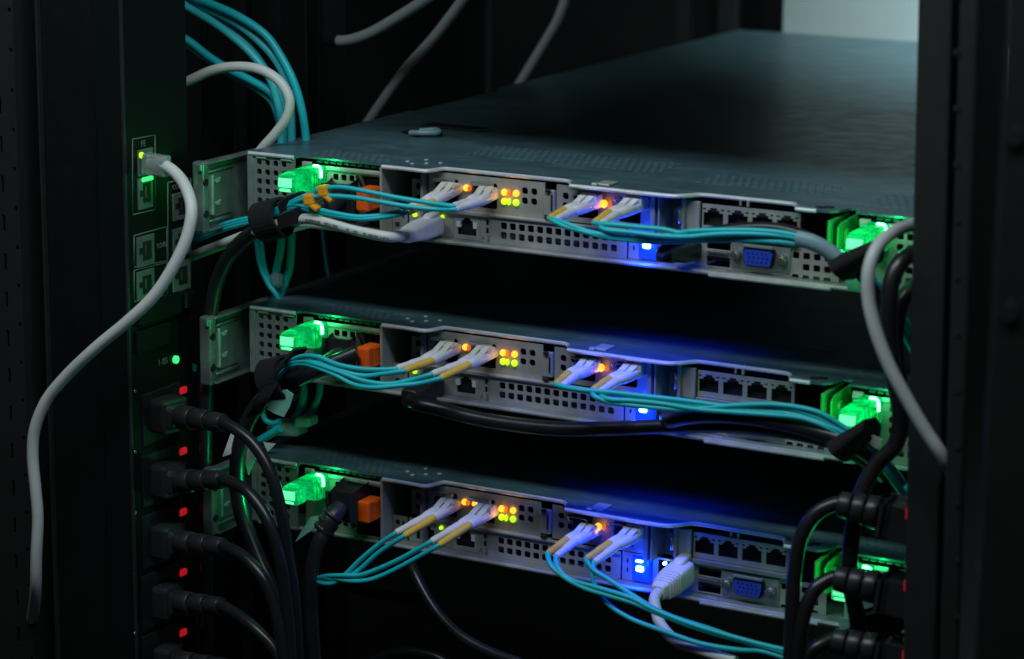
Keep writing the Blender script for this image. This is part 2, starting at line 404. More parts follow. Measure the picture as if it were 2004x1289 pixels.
    p = B(); box(p, .1848, .1880, .0065, .0085, -.0072, -.0052, .0008); box(p, .1848, .1885, .0060, .0085, -.0218, -.0198, .0008); box(p, .1882, .1888, .0076, .0086, -.0170, -.0085); obj('screw_slot', p, 'socket', card)
    def led(name, x, z, m, par, y=.0092, r=.0018, h=None):
        q = B(); h = h or r; bmesh.ops.create_uvsphere(q, u_segments=14, v_segments=8, radius=1); bmesh.ops.transform(q, matrix=Matrix.Translation((x, y+.0006, z)) @ Matrix.Diagonal((r*.95, .0018, h*1.0, 1)), verts=q.verts); return obj(name, q, m, par, True)
    led('amber_lamp', .1352, -.0098, 'amber', card); led('amber_lamp', .1374, -.0098, 'amber2', card, r=.0011, h=.0018)
    for x, m1, m2, r in ((.1588, 'amber', 'lime', .0019), (.1617, 'amber2', 'lime', .0009), (.1660, 'amber', 'lime', .0019)):
        led('amber_lamp', x, -.0100, m1, card, r=r, h=.0019); led('lime_lamp', x, -.0150, m2, card, r=r, h=.0019)
    # lower row: two network ports and plate with small slots
    def rj(cx, top, w=.0117):
        return [(cx-w/2, cx+w/2, top-.0095, top-.0026), (cx-.0034, cx+.0034, top-.0027, top-.0012), (cx-.0020, cx+.0020, top-.0013, top)]
    p = B()
    plate(p, .0990, .1270, -.0383, -.0248, .0105, rj(.1095, -.0270), .001)
    plate(p, .1275, .1438, -.0383, -.0248, .0100, rj(.1357, -.0265), .001)
    plate(p, .1440, .1508, -.0383, -.0248, .0100, [(.1476, .1492, -.0292, -.0262), (.1476, .1492, -.0338, -.0306)], .001)
    pp = obj('port_plate', p, 'zinc', S)
    p = B()
    for cx, t0 in ((.1095, -.0270), (.1357, -.0265)):
        box(p, cx-.0075, cx+.0075, .0125, .025, t0-.0110, t0+.0012)
    obj('port_cavity', p, 'dark', pp)
    p = B()
    for k in (-1, 1): box(p, .1357+k*.0052-.0012, .1357+k*.0052+.0012, .0096, .0116, -.0318, -.0285)
    obj('port_shield', p, 'plugw', pp)
    led('lime_lamp', .1030, -.0278, 'lime', pp, r=.0013); led('lime_lamp', .1202, -.0272, 'lime', pp, r=.0012)
    text('2', .0042, 'printed_number', 'ink', pp, Matrix.Translation((.1490, .0098, -.0362)) @ Matrix.Rotation(math.pi/2, 4, 'X'))
    text('A', .0036, 'printed_letter', 'ink', pp, Matrix.Translation((.1458, .0098, -.0362)) @ Matrix.Rotation(math.pi/2, 4, 'X'))
    p = B(); H = [(.1574+i*.00552, .1612+i*.00552, -.0301-j*.0053, -.0263-j*.0053) for i in range(13) for j in range(2)]
    plate(p, .1512, .2330, -.0384, -.0238, .0085, H, .001, .0006); box(p, .1512, .2330, .0070, .0095, -.0238, -.0226, .0003)
    obj('slot_cover', p, 'zinc', S)
    # right network card
    p = B(); hs = [(.1938+i*.0056, .1974+i*.0056, -.0105-j*.0053, -.0069-j*.0053) for i in range(2) for j in range(2)]
    cg = [(.2020, .2150, -.0195, -.0060), (.2270, .2400, -.0195, -.0060)]
    plate(p, .1902, .2480, -.0222, -.0030, .0105, hs+cg, .001, .0008); card = obj('network_card', p, 'zinc', S)
    p = B()
    for (a, c, d, f) in cg:
        box(p, a, c, .0115, .032, f, f+.0006); box(p, a, a+.0006, .0115, .032, d, f); box(p, c-.0006, c, .0115, .032, d, f)
        tube(p, [(a+.001, .006, f-.003), (a+.001, .004, f-.0004), (c-.001, .004, f-.0004), (c-.001, .006, f-.003)], .0005, 6, n=4)
    obj('transceiver_cage', p, 'nickel', card)
    led('amber_lamp', .2202, -.0100, 'amber', card, y=.0062, r=.0022); led('amber_lamp', .2230, -.0102, 'amber2', card, y=.0075, r=.0010, h=.0018)
    p = B(); box(p, .2484, .2512, .004, .022, -.0240, -.0014, .0004); box(p, .2528, .2540, .004, .022, -.0236, -.0014, .0003); obj('bracket_strip', p, 'zinc_dark', S)
    # screw bay
    p = B(); box(p, .2542, .2668, .020, .0215, -.0236, -.002); box(p, .2655, .2672, .006, .020, -.0215, -.002); f = obj('screw_bay', p, 'zinc_dark', S)
    p = B(); cyl(p, Vector((.2605, .020, -.0120)), -Y_, .0032, .006, 14); cyl(p, Vector((.2605, .0142, -.0120)), -Y_, .0022, .002, 14); box(p, .2640, .2660, .005, .010, -.0160, -.008, .0008); obj('thumb_screw', p, 'nickel', f, True)
    # quad port card
    p = B(); HH = []
    for k in range(4):
        HH += rj(.2818+k*.0137, -.0068, .0112)
        HH += [(.2818+k*.0137-.0060, .2818+k*.0137-.0042, -.0082, -.0072), (.2818+k*.0137+.0042, .2818+k*.0137+.0060, -.0082, -.0072)]
    plate(p, .2755, .3302, -.0190, -.0050, .0100, HH, .001); box(p, .2672, .2745, .0085, .0110, -.0205, -.0040, .0004)
    q = obj('quad_port_card', p, 'zinc', S)
    p = B(); box(p, .2756, .3301, .0145, .0155, -.019, -.005)
    for k in range(4): box(p, .2818+k*.0137-.0056, .2818+k*.0137+.0056, .0112, .0144, -.0170, -.0162)
    obj('port_cavity', p, 'dark', q)
    p = B(); box(p, .2755, .3302, .0075, .0099, -.0218, -.0191, .0004); obj('port_sill', p, 'zinc_dark', q)
    p = B(); box(p, .2965, .2973, .0095, .0110, -.0040, -.0018); box(p, .3005, .3017, .0095, .0110, -.0042, -.0016); obj('small_tab', p, 'zinc', q)
    # lower right panel with lamp, LAN, USB and VGA
    p = B(); usb = [(.2786, .2920, -.0285, -.0235), (.2786, .2920, -.0375, -.0322)]
    cut = [(.2398, .2518, -.0378, -.0236), (.2550, .2720, -.0378, -.0236)] + usb + [(.2990, .3195, -.0352, -.0238)]
    per = [(.3265+i*.0058, .3302+i*.0058, -.0285-j*.0058, -.0250-j*.0058) for i in range(4) for j in range(3) if not (i == 0 and j == 1)]
    plate(p, .2335, .3520, -.0383, -.0226, .0100, cut+per+[(.2360, .2372, -.0290, -.0262), (.2360, .2372, -.0340, -.0312)], .001, .0005)
    rp = obj('port_panel', p, 'zinc', S)
    p = B(); box(p, .2392, .2725, .026, .027, -.038, -.0234); box(p, .2525, .2545, .0112, .026, -.038, -.0234); obj('port_cavity', p, 'dark', rp)
    p = B(); box(p, .2402, .2514, .0080, .0200, -.0374, -.0240, .0008); obj('lamp_housing', p, 'bluep', rp)
    p = B(); box(p, .2430, .2477, .0060, .0085, -.0316, -.0282, .0012); box(p, .2430, .2470, .0062, .0085, -.0262, -.0250, .0004); obj('blue_lamp', p, 'bluel', rp, True)
    p = B(); box(p, .2588, .2606, .0070, .0095, -.0255, -.0238, .0005); obj('blue_lamp', p, 'bluel', rp, True)
    for (a, c, d, f) in usb:
        p = B(); box(p, a-.0002, c+.0002, .0111, .024, f, f+.0005); box(p, a-.0002, c+.0002, .0111, .024, d-.0005, d); box(p, a, c, .0235, .024, d, f)
        box(p, a+.001, c-.001, .0120, .0235, f-.0022, f-.0006); up_ = obj('usb_port', p, 'socket', rp)
        p = B(); box(p, a+.0006, c-.0006, .0075, .0108, d-.0012, d-.0002, .0003); obj('usb_lip', p, 'nickel', rp)
    cx, cz = .3093, -.0294
    p = B()
    def dsh(s, grow=0):
        w_, h_ = 8.6*s+grow, 4.4*s+grow
        return [(cx+a*mm, cz+c*mm) for a, c in ((-w_, h_*.62), (-w_*.9, h_), (w_*.9, h_), (w_, h_*.62), (w_*.88, -h_*.75), (w_*.76, -h_), (-w_*.76, -h_), (-w_*.88, -h_*.75))]
    prism(p, [(a, z) for a, z in dsh(1, .35)], 1, .0062, .0110); vg = obj('vga_port', p, 'socket', rp)
    p = B(); prism(p, dsh(.93), 1, .0050, .0060); obj('blue_insert', p, 'vga', vg) if False else None
    blue = p
    for r in range(3):
        for k in range(5):
            c0 = Vector((cx+(-5.2+k*2.5+(.6 if r == 1 else 0))*mm, .0050, cz+(2.3-r*2.2)*mm)); cyl(blue, c0, -Y_, .00052, .00025, 8, 1)
    obj('blue_insert', blue, ['vga', 'pin'], rp)
    p = B(); box(p, cx-.0165, cx+.0165, .0088, .0099, cz-.0066, cz+.0066, .0003); box(p, cx-.0080, cx+.0085, .0040, .0062, cz+.0052, cz+.0066, .0003); obj('vga_flange', p, 'zinc_dark', rp)
    for s in (-1, 1):
        p = B(); c0 = Vector((cx+s*.0127, .0087, cz)); cyl(p, c0, -Y_, .0028, .0042, 6); cyl(p, c0+Vector((0, -.0042, 0)), -Y_, .0019, .0012, 12); obj('hex_standoff', p, 'nickel', rp)
    # green release tabs beside the right power supply
    p = B(); box(p, .3515, .3537, -.008, .020, -.0225, -.0035, .0008); obj('release_tab', p, 'greenfin', S)
    p = B(); prism(p, [(.018, -.0035), (-.004, -.0045), (-.0085, -.0065), (-.0085, -.0195), (-.005, -.0215), (.018, -.0225)], 0, .3572, .3582, .0003)
    cyl(p, Vector((.3570, .003, -.012)), X_, .0035, .0025, 14); obj('release_tab', p, 'greenfin', S)
    return S
S1 = build_server()
S2 = dup(S1, Vector((0, 0, -U))); S3 = dup(S1, Vector((0, 0, -2*U)))
S1['label'] = 'topmost rack server, its whole grey-blue lid in view'
S2['label'] = 'middle rack server with aqua leads strapped at both ends'
S3['label'] = 'lowest rack server with white network plug beside its blue lamp'
for ch in S3.children:
    if ch.name.startswith('network_card') and len(ch.children) > 6:
        src = [q for q in ch.children if q.name.startswith('amber_lamp')][0]; d = src.copy(); COL.objects.link(d); d.parent = ch; d.location = Vector(src.location)+Vector((.0066, 0, 0))
# lock plate only on the top lid
ll = B(); c0 = at(835, 262, 0, 2)
prism(ll, [(c0.x+.013*math.cos(a)-.003, c0.y+.009*math.sin(a)) for a in [k*math.pi/12 for k in range(24)]], 2, .0002, .0009)
LT = obj('lid_latch_well', ll, 'socket', S1)
ll = B(); tube(ll, [c0+Vector((-.004, -.012, .002)), c0+Vector((.004, -.014, .003)), c0+Vector((.012, -.008, .003)), c0+Vector((.006, 0, .003)), c0+Vector((-.003, -.003, .002))], .0016, 8); obj('latch_lever', ll, 'sleeve', LT, True)
ll = B(); d0 = at(905, 252, 0, 2); box(ll, d0.x-.026, d0.x+.016, d0.y-.005, d0.y+.008, .0002, .0010, .0004); obj('latch_plate', ll, 'socket', LT)

# rail brackets on the left
def rail():
    T = thing('rail_bracket', (-.012, 0, -.0025), '', 'rail bracket', 'rail brackets beside the servers')
    x = -.012; n = -.0310
    b = B(); box(b, x-.0015, x, n, .20, -.0420, -.0030); box(b, x, x+.0050, n+.002, .20, -.0042, -.0030, .0004); box(b, x, x+.0050, n+.002, .20, -.0420, -.0408, .0004)
    for z in (-.0092, -.0375): tube(b, [(x+.0008, n+.004, z), (x+.0008, .0, z)], .0011, 8, raw=True)
    obj('rail_plate', b, 'rail', T)
    b = B(); box(b, x-.004, x+.0035, n-.0015, n+.0050, -.0425, -.0025, .0012); box(b, x+.0005, x+.003, n-.0030, n+.006, -.0080, -.0030, .001); obj('end_flange', b, 'rail', T)
    b = B(); box(b, x, x+.0026, n+.0085, n+.0108, -.034, -.011, .0006); obj('guide_bar', b, 'railtab', T)
    for z in (-.0148, -.0275):
        b = B(); prism(b, [(n+.0125, z), (n+.0185, z+.0012), (n+.0172, z-.0014), (n+.0140, z-.0018)], 0, x, x+.0018, .0002); obj('spring_tab', b, 'railtab', T)
    b = B(); box(b, x+.0002, x+.0010, n+.0120, -.0015, -.0355, -.0105, .0004); obj('inner_panel', b, 'rail', T)
    b = B(); cyl(b, Vector((x+.0034, n+.001, -.014)), X_, .0022, .0006, 12); cyl(b, Vector((x+.0034, n+.001, -.032)), X_, .0022, .0006, 12); obj('mount_hole', b, 'socket', T)
    return T
r1 = rail(); r2 = dup(r1, Vector((0, .004, -U))); r3 = dup(r1, Vector((0, .004, -2*U)))
r1['label'] = 'galvanised rail bracket beside the topmost server, its end flange fully in view'
r2['label'] = 'galvanised rail bracket left of the middle server, near end behind a black cord'
r3['label'] = 'galvanised rail bracket beside the lowest server, behind black power cords'

# ================================================================ left power distribution unit
FX = -.030                                        # its inward face
def fp(x, y): return at(x, y, FX, 0)
def frect(bm, xl, yl, xr, yr, d0, d1, bv=0, mi=0):
    """box on the face between two photo corners (upper left, lower right)"""
    a, c = fp(xl, yl), fp(xr, yr); box(bm, FX+d0, FX+d1, min(a.y, c.y), max(a.y, c.y), min(a.z, c.z), max(a.z, c.z), bv, mi)
PD = thing('power_strip', (FX, -.045, -.45), 'tall black power strip at left with network ports and red lamps', 'power strip')
ya, yb = fp(250, 600).y, fp(375, 600).y
b = B(); box(b, FX-.019, FX, ya, yb, -.45, .25, .0012); obj('housing', b, 'pduface', PD)
b = B(); box(b, FX-.0008, FX+.0010, ya-.0010, ya+.0012, -.45, .25, .0005); obj('edge_highlight', b, 'pdul', PD)  # paler strip paints the highlight along the near edge
b = B(); box(b, FX-.056, FX-.0195, ya+.002, yb, -.45, .25, .001); obj('back_box', b, 'pdu', PD)
b = B(); box(b, FX-.0575, FX-.0560, ya-.0005, ya+.003, -.45, .25); obj('trim_line', b, 'pdul', PD)
# printed outlines
b = B()
def line(x0, y0, x1, y1, wd=.00055):
    P, Q = fp(x0, y0), fp(x1, y1); P.x = Q.x = FX+.0001
    tube(b, [P, Q], wd/1.6, 6, raw=True)
def frame(xl, ytl, xr, ytr, ybl, ybr):
    line(xl, ytl, xr, ytr); line(xl, ybl, xr, ybr); line(xl, ytl, xl, ybl); line(xr, ytr, xr, ybr)
frame(259, 272, 303, 264, 420, 410)
frame(262, 461, 326, 443, 523, 510); frame(262, 529, 326, 513, 590, 577)
line(328, 357, 328, 578); line(373, 348, 373, 563); line(328, 357, 373, 348); line(328, 578, 373, 563)
obj('printed_outline', b, 'print', PD)
def ptext(s, x, y, size):
    c = fp(x, y); mw = Matrix.Translation((FX+.0002, c.y, c.z)) @ Matrix.Rotation(math.pi/2, 4, 'Z') @ Matrix.Rotation(math.pi/2, 4, 'X')
    text(s, size, 'printed_text', 'print', PD, mw)
ptext('FE', 280, 281, .0048); ptext('COM', 346, 365, .0040); ptext('RS485', 318, 479, .0042); ptext('1-05', 318, 708, .0052)
# ports: housings with dark notched openings
for (xl, yl, xr, yr) in ((268, 294, 298, 338), (268, 350, 298, 404), (336, 380, 371, 424), (266, 465, 301, 515), (336, 449, 371, 495), (266, 533, 301, 580), (336, 516, 371, 562)):
    b = B(); frect(b, xl, yl, xr, yr, -.004, .0009, .0003); h = obj('network_port', b, 'housing', PD)
    b = B(); w_ = xr-xl; hh = yr-yl
    frect(b, xl+w_*.30, yl+hh*.16, xr-w_*.20, yr-hh*.20, .0002, .00115); frect(b, xl+w_*.12, yl+hh*.42, xl+w_*.31, yr-hh*.38, .0002, .00114)
    obj('opening', b, 'dark', h)
    b = B(); frect(b, xl+w_*.42, yl+hh*.26, xl+w_*.50, yr-hh*.34, .0003, .0013); obj('contact', b, 'gold', h)
b = B(); frect(b, 267, 297, 277, 312, .0005, .0022, .0006); obj('link_lamp', b, 'lime', PD) if False else b.free()
b = B(); q = fp(272, 303); cyl(b, Vector((FX+.0012, q.y, q.z)), X_, .0017, .0012, 12); obj('link_lamp', b, 'lime', PD, True)
b = B(); frect(b, 274, 347, 295, 351, .0008, .0020, .0005); obj('link_lamp', b, 'greendot', PD)
# breaker covers, power lamp
b = B(); frect(b, 264, 596, 350, 612, -.001, .0030, .0008); frect(b, 262, 648, 328, 672, -.001, .0022, .0008); obj('breaker_cover', b, 'pduface', PD)
b = B(); frect(b, 352, 572, 372, 598, -.001, .004, .001); obj('end_cap', b, 'pdu', PD)
b = B(); q = fp(342, 703); cyl(b, Vector((FX, q.y, q.z)), X_, .0023, .0016, 16); obj('power_lamp', b, 'greendot', PD, True)
RY = [763, 882, 1001, 1119, 1237]
for y in RY:
    b = B(); q = fp(355, y); box(b, FX, FX+.0022, q.y-.0034, q.y+.0034, q.z-.0021, q.z+.0021, .0015); obj('outlet_lamp', b, 'red', PD)
    b = B(); frect(b, 276, y+10, 352, y+82, -.001, .0012, .0006); obj('outlet', b, 'socket', PD)
    b = B(); q = fp(263, y+2); cyl(b, Vector((FX, q.y, q.z)), X_, .0011, .0008, 8); obj('screw', b, 'nickel', PD)

# cords plugged into the left strip
def cord(name, plugpts, r, path, label, group, m='cord', ribs=True, up=Z_, hgt=.0195, rs=1.):
    """plugpts: base point on the strip, end of body, end of strain relief (world); path: cable pixels"""
    p0, p1, p2 = plugpts
    T = thing(name, p0, label, 'power cord', group)
    d = (p1-p0); L = d.length; d.normalize(); s = (up.cross(d)).normalized(); u = d.cross(s).normalized()
    b = B(); obox(b, p0+d*L*.40, d, s, u, L*.86, .0200, hgt, .0022); obox(b, p0+d*L*.91, d, s, u, L*.22, .0180, hgt*.86, .0034, taper=.62); obj('plug_body', b, 'plug', T)
    d2 = (p2-p1).normalized(); L2 = (p2-p1).length
    b = B(); n = 3
    for k in range(n):
        a = p1+d2*L2*(k/n+.02); c = p1+d2*L2*((k+1)/n-.03); rk = (.0069-.0007*k)*rs; rk2 = (.0066-.0007*k)*rs
        tube(b, [a, a+d2*.0004, c-d2*.0004, c], [rk*.96, rk, rk2, rk2*.96], 14, raw=True)
    tube(b, [p1, p2], .0042, 12, raw=True); obj('strain_relief', b, 'plug', T)
    b = B(); tube(b, [p2-d2*.002]+path, r, 14); obj('cable', b, m, T)
    return T
G = 'black cords plugged into the left power strip'
LC_ = [
 ([(440,828,-62),(490,862,-66),(527,920,-68),(550,1000,-68),(563,1080,-66),(577,1180,-64),(584,1300,-62)], 'black cord in the topmost left outlet, arching over the lowest server corner'),
 ([(438,938,-62),(485,962,-70),(522,1015,-74),(545,1080,-74),(557,1150,-72),(566,1230,-70),(570,1300,-70)], 'black cord in the second left outlet, its cable passing a small white tag'),
 ([(440,1070,-62),(478,1090,-70),(510,1125,-74),(532,1170,-74),(547,1230,-74),(556,1300,-74)], 'black cord in the third left outlet, beneath the tagged cord'),
 ([(436,1186,-62),(475,1210,-70),(510,1240,-74),(540,1275,-74),(556,1305,-74)], 'black cord in the fourth left outlet, its cable leaving through the bottom edge'),
 ([(445,1306,-62),(490,1330,-70),(530,1365,-74)], 'black cord in the lowest left outlet, cut by the bottom edge')]
for y, (path, lab) in zip(RY, LC_):
    j = 0 if y != 763 else -8
    p0 = at(293, y+52+j, -.058); p0.x = FX+.0005; q = fp(312, y+52+j); p0 = Vector((FX+.0005, q.y, q.z))
    p1 = at(352, y+60+j, -.052); p2 = at(path[0][0], path[0][1], -.060)
    cord('power_cable', (p0, p1, p2), .0034, px(path, -.06), lab, G)
b = B(); q = at(549, 1112, -.074); obox(b, q, Vector((.22, 0, -1)).normalized(), Y_, Vector((1, 0, .22)).normalized(), .0100, .0006, .0034, 0); o = obj('cable_tag', b, 'wtag'); tag(o, 'small white tag wrapped on the cord from the second left outlet', 'tag')

# ================================================================ right power distribution unit
RXY = -.085
pl = at(1787, 640, RXY); pr_ = at(1853, 640, RXY)
PR = thing('power_strip', (pl.x, RXY, -.45), 'black power strip at right, seen on its plain side with red outlet lamps', 'power strip')
b = B(); box(b, pl.x, pr_.x, RXY, RXY+.058, -.45, .25, .0012); obj('housing', b, 'pdu', PR) if False else obj('housing', b, 'post', PR)
b = B(); box(b, pr_.x+.0012, pr_.x+.003, RXY+.006, RXY+.05, -.45, .25); obj('rear_seam', b, 'postd', PR)
RR = [1001, 1142, 1279]
for y in RR:
    b = B(); q = at(1772-(y-1001)*.02, y, RXY+.012); box(b, pl.x-.0035, pl.x, RXY+.009, RXY+.018, q.z-.0031, q.z+.0031, .0009); obj('outlet_lamp', b, 'red', PR)
    b = B(); box(b, pl.x-.0010, pl.x, RXY+.004, RXY+.052, q.z+.0035, q.z+.030, .0004); obj('outlet', b, 'socket', PR)
    b = B(); q = at(1781, y-23, RXY+.003); cyl(b, Vector((pl.x, RXY+.004, q.z)), -X_, .0011, .001, 8); obj('screw', b, 'nickel', PR)
G = 'black cords plugged into the right power strip'
RC = [
 ([(1640,985,-62),(1600,1003,-66),(1570,1045,-70),(1556,1110,-72),(1550,1200,-74),(1546,1305,-74)], (1722,994), 'black cord in the topmost right outlet, arching beside the lowest server ports'),
 ([(1632,1130,-62),(1598,1150,-68),(1577,1190,-72),(1566,1240,-74),(1560,1305,-74)], (1718,1140), 'black cord in the right outlet below the topmost one'),
 ([(1628,1252,-62),(1598,1266,-68),(1572,1290,-72),(1560,1320,-74)], (1716,1262), 'black cord in the lowest right outlet, near the bottom edge')]
for y, (path, e1, lab) in zip(RR, RC):
    q = at(1774, e1[1]+4, RXY+.028); p0 = Vector((pl.x-.0005, RXY+.028, q.z-.006))
    p1 = at(e1[0], e1[1]+10, RXY+.026); p2 = at(path[0][0], path[0][1], -.062)
    cord('power_cable', (p0, p1, p2), .0037, px(path, -.06), lab, G, hgt=.0125, rs=1.2)

# ================================================================ fibre leads
AQ = .00135
def lc(label, start, mid, tips, yel, cables, group, Ym=-.020, Yt=-.040, mcab='aqua', boot=True, clip='ivory'):
    """duplex lead. start/mid: pixel of the body's ends; tips: two boot end pixels; yel: which boot is yellow; cables: two pixel paths"""
    p0 = at(start[0], start[1], .008); p1 = at(mid[0], mid[1], Ym)
    T = thing('fibre_lead', p0, label, 'fibre cable', group)
    d = (p1-p0); L = d.length; d.normalize(); s = (X_ - d*X_.dot(d)).normalized(); u = s.cross(d).normalized()
    if u.z < 0: u = -u
    b = B()
    for k in (-1, 1):
        loft(b, p0-d*.004, p0+d*L*.50, s, u, [(0, .0046, .0050, 0), (.72, .0047, .0051, 0), (.80, .0040, .0042, 0)], 16, .5) if False else loft(b, p0-d*.004+s*k*.0026, p0+d*L*.50+s*k*.0026, s, u, [(0, .0046, .0050, 0), (.82, .0047, .0051, 0), (.92, .0040, .0042, 0)], 16, .5)
        tube(b, [p0+d*L*q+s*k*w_ for q, w_ in ((.40,.0026),(.45,.0026),(.80,.0025),(.97,.0025),(1.,.0025))], [.0024,.0030,.0029,.0025,.0019], 14, raw=True)
    obj('connector', b, 'plugw', T)
    b = B(); obox(b, p0+d*L*.16+u*.0030, d, s, u, .0075, .0098, .0024, .0006)
    for k in (-1, 1): obox(b, p0+d*L*.36+u*.0034+s*k*.0024, (d-u*.30).normalized(), s, (u+d*.30).normalized(), .0105, .0036, .0012, .0004)
    obj('latch_clip', b, clip, T)
    for k, (tp, cab) in enumerate(zip(tips, cables)):
        e = at(tp[0], tp[1], Yt); a = p1 + s*(-.0025 if k == 0 else .0025)
        if boot:
            b = B(); mpt = a.lerp(e, .5); tube(b, [a-d*.004, a, mpt, e], [.0024]*10+[.0023]*10+[.0020]*9+[.0017, .0017], 12); obj('boot', b, 'yellow' if k == yel else 'plugw', T)
        b = B(); dirn = (e-a).normalized(); P = px(cab, Yt)
        tube(b, [e-dirn*.003, e]+P, AQ, 10); obj('cable', b, mcab, T)
    return T
GL = 'aqua fibre leads in the left network cards'; GR = 'aqua fibre leads in the right network cards'
# top server, left card
lc('aqua fibre lead looping low across the orange latch of the topmost server', (887,370), (838,395), [(786,412),(797,415)], 1,
   [[(745,421,-42),(700,424,-44),(650,416,-44),(610,407,-42),(575,400,-38),(545,412,-32),(505,427,-27),(450,440,-18),(378,468,10)],
    [(755,424,-42),(705,428,-44),(655,421,-44),(612,412,-42),(578,405,-38),(545,416,-32),(505,431,-27),(450,445,-18),(378,473,10)]], GL)
lc('aqua fibre lead with orange clips arching above the white cable, topmost server', (958,380), (925,396), [(888,403),(890,409)], -1,
   [[(850,398,-40),(780,387,-44),(720,375,-46),(665,366,-46),(630,370,-45),(590,386,-40),(552,404,-33),(510,421,-27),(450,435,-18),(378,462,10)],
    [(850,409,-40),(800,404,-44),(740,394,-46),(680,385,-46),(620,384,-45),(585,393,-40),(552,409,-33),(510,426,-27),(450,440,-18),(378,466,10)]], GL)
for (x, y, lab) in ((635,373,'orange clip on the upper strand of the arching fibre lead'), (607,390,'orange clip on the lower strands, nearer the black strap')):
    b = B(); c = at(x, y, -.045); obox(b, c, Vector((1,0,.15)).normalized(), Y_, Vector((-.15,0,1)).normalized(), .0062, .0060, .0064, .0012); obox(b, c+Vector((.003,0,-.0035)), Vector((1,0,-.6)).normalized(), Y_, Vector((.6,0,1)).normalized(), .006, .0055, .0028, .0009)
    tag(obj('cable_clip', b, 'oclip'), lab, 'clip', 'orange clips on the top fibre leads')
# middle server, left card
lc('aqua fibre lead in the left cage of the middle server, passing the orange latch', (884,682), (835,706), [(776,721),(791,725)], 1,
   [[(740,723,-43),(702,721,-45),(661,713,-46),(625,699,-45),(601,696,-44),(577,702,-40),(556,716,-36),(540,735,-32)],
    [(750,731,-43),(712,735,-45),(661,723,-46),(630,712,-45),(605,707,-44),(577,709,-40),(557,718,-36),(540,738,-32)]], GL)
lc('aqua fibre lead sagging lowest between strap and card, middle server', (956,690), (907,714), [(845,732),(861,740)], 1,
   [[(805,743,-43),(762,751,-46),(712,745,-48),(662,727,-48),(621,713,-46),(590,707,-42),(558,716,-37),(540,736,-33)],
    [(820,750,-43),(782,754,-46),(728,758,-49),(692,752,-49),(657,734,-48),(621,719,-46),(590,712,-42),(560,720,-37),(540,740,-33)]], GL)
# lowest server, left card
lc('aqua fibre lead in the left cage of the lowest server, hanging steepest', (884,988), (838,1014), [(774,1043),(790,1049)], 1,
   [[(735,1070,-42),(700,1100,-44),(672,1128,-46),(655,1140,-46),(636,1142,-44),(618,1136,-34),(602,1128,-22)],
    [(740,1082,-42),(705,1113,-44),(685,1127,-46),(660,1135,-46),(640,1130,-44),(618,1131,-34),(602,1126,-22)]], GL)
lc('aqua fibre lead in the right-hand cage of the lowest server, left card', (958,1000), (908,1028), [(843,1060),(858,1067)], 1,
   [[(780,1095,-43),(735,1115,-45),(705,1125,-47),(670,1126,-48),(640,1127,-44),(618,1133,-34),(602,1138,-22)],
    [(800,1100,-43),(750,1125,-45),(720,1135,-47),(690,1137,-48),(655,1132,-46),(618,1137,-34),(602,1143,-22)]], GL)
# right cards
lc('aqua fibre lead from the left cage beside the amber lamp, topmost server', (1163,396), (1112,413), [(1076,427),(1088,430)], 0,
   [[(1102,441,-46),(1142,453,-46),(1183,463,-44),(1240,470,-42),(1280,473,-40),(1361,471,-38),(1442,469,-38),(1500,471,-38),(1565,478,-38),(1640,508,-36),(1700,555,-30),(1730,610,-20),(1770,650,0)],
    [(1110,438,-46),(1160,455,-45),(1215,464,-43),(1290,468,-41),(1361,467,-39),(1442,464,-38),(1500,464,-38),(1565,471,-38),(1640,500,-36),(1700,545,-30),(1735,600,-20),(1770,640,0)]], GR, Yt=-.042, clip='plugw')
lc('aqua fibre lead nearest the blue lamp, topmost server', (1252,400), (1200,418), [(1163,436),(1176,438)], 0,
   [[(1200,439,-44),(1240,443,-43),(1301,449,-42),(1329,455,-41),(1353,452,-41),(1422,450,-40),(1502,452,-39),(1563,462,-39),(1640,493,-36),(1700,535,-30),(1740,590,-20),(1775,630,0)],
    [(1179,447,-45),(1240,455,-44),(1290,461,-43),(1341,463,-42),(1402,458,-41),(1462,457,-40),(1520,460,-39),(1563,467,-39),(1640,497,-36),(1700,540,-30),(1745,580,-20),(1775,620,0)]], GR, Yt=-.042, clip='plugw')
lc('aqua fibre lead from the left cage beside the amber lamp, middle server', (1160,716), (1120,733), [(1088,752),(1101,755)], 0,
   [[(1125,761,-45),(1200,768,-44),(1270,776,-43),(1341,784,-42),(1418,794,-41),(1502,796,-40),(1560,803,-40),(1629,831,-38),(1690,868,-34),(1730,905,-26),(1765,950,-10)],
    [(1150,764,-44),(1230,773,-43),(1300,781,-42),(1400,798,-41),(1480,804,-40),(1560,812,-40),(1640,842,-38),(1690,874,-34),(1730,912,-26),(1770,965,-10)]], GR, Yt=-.042, clip='plugw')
lc('aqua fibre lead nearest the blue lamp, middle server', (1250,724), (1200,744), [(1160,763),(1174,767)], 0,
   [[(1163,775,-47),(1187,785,-46),(1240,793,-45),(1290,798,-44),(1331,801,-43),(1381,798,-42),(1442,793,-41),(1522,792,-41),(1600,806,-40),(1640,828,-38),(1690,862,-34),(1735,900,-26),(1770,945,-10)],
    [(1185,779,-46),(1240,784,-45),(1290,789,-44),(1361,800,-43),(1430,806,-42),(1502,811,-41),(1563,817,-41),(1600,828,-40),(1640,848,-38),(1690,880,-34),(1730,920,-26),(1770,975,-10)]], GR, Yt=-.042, clip='plugw')
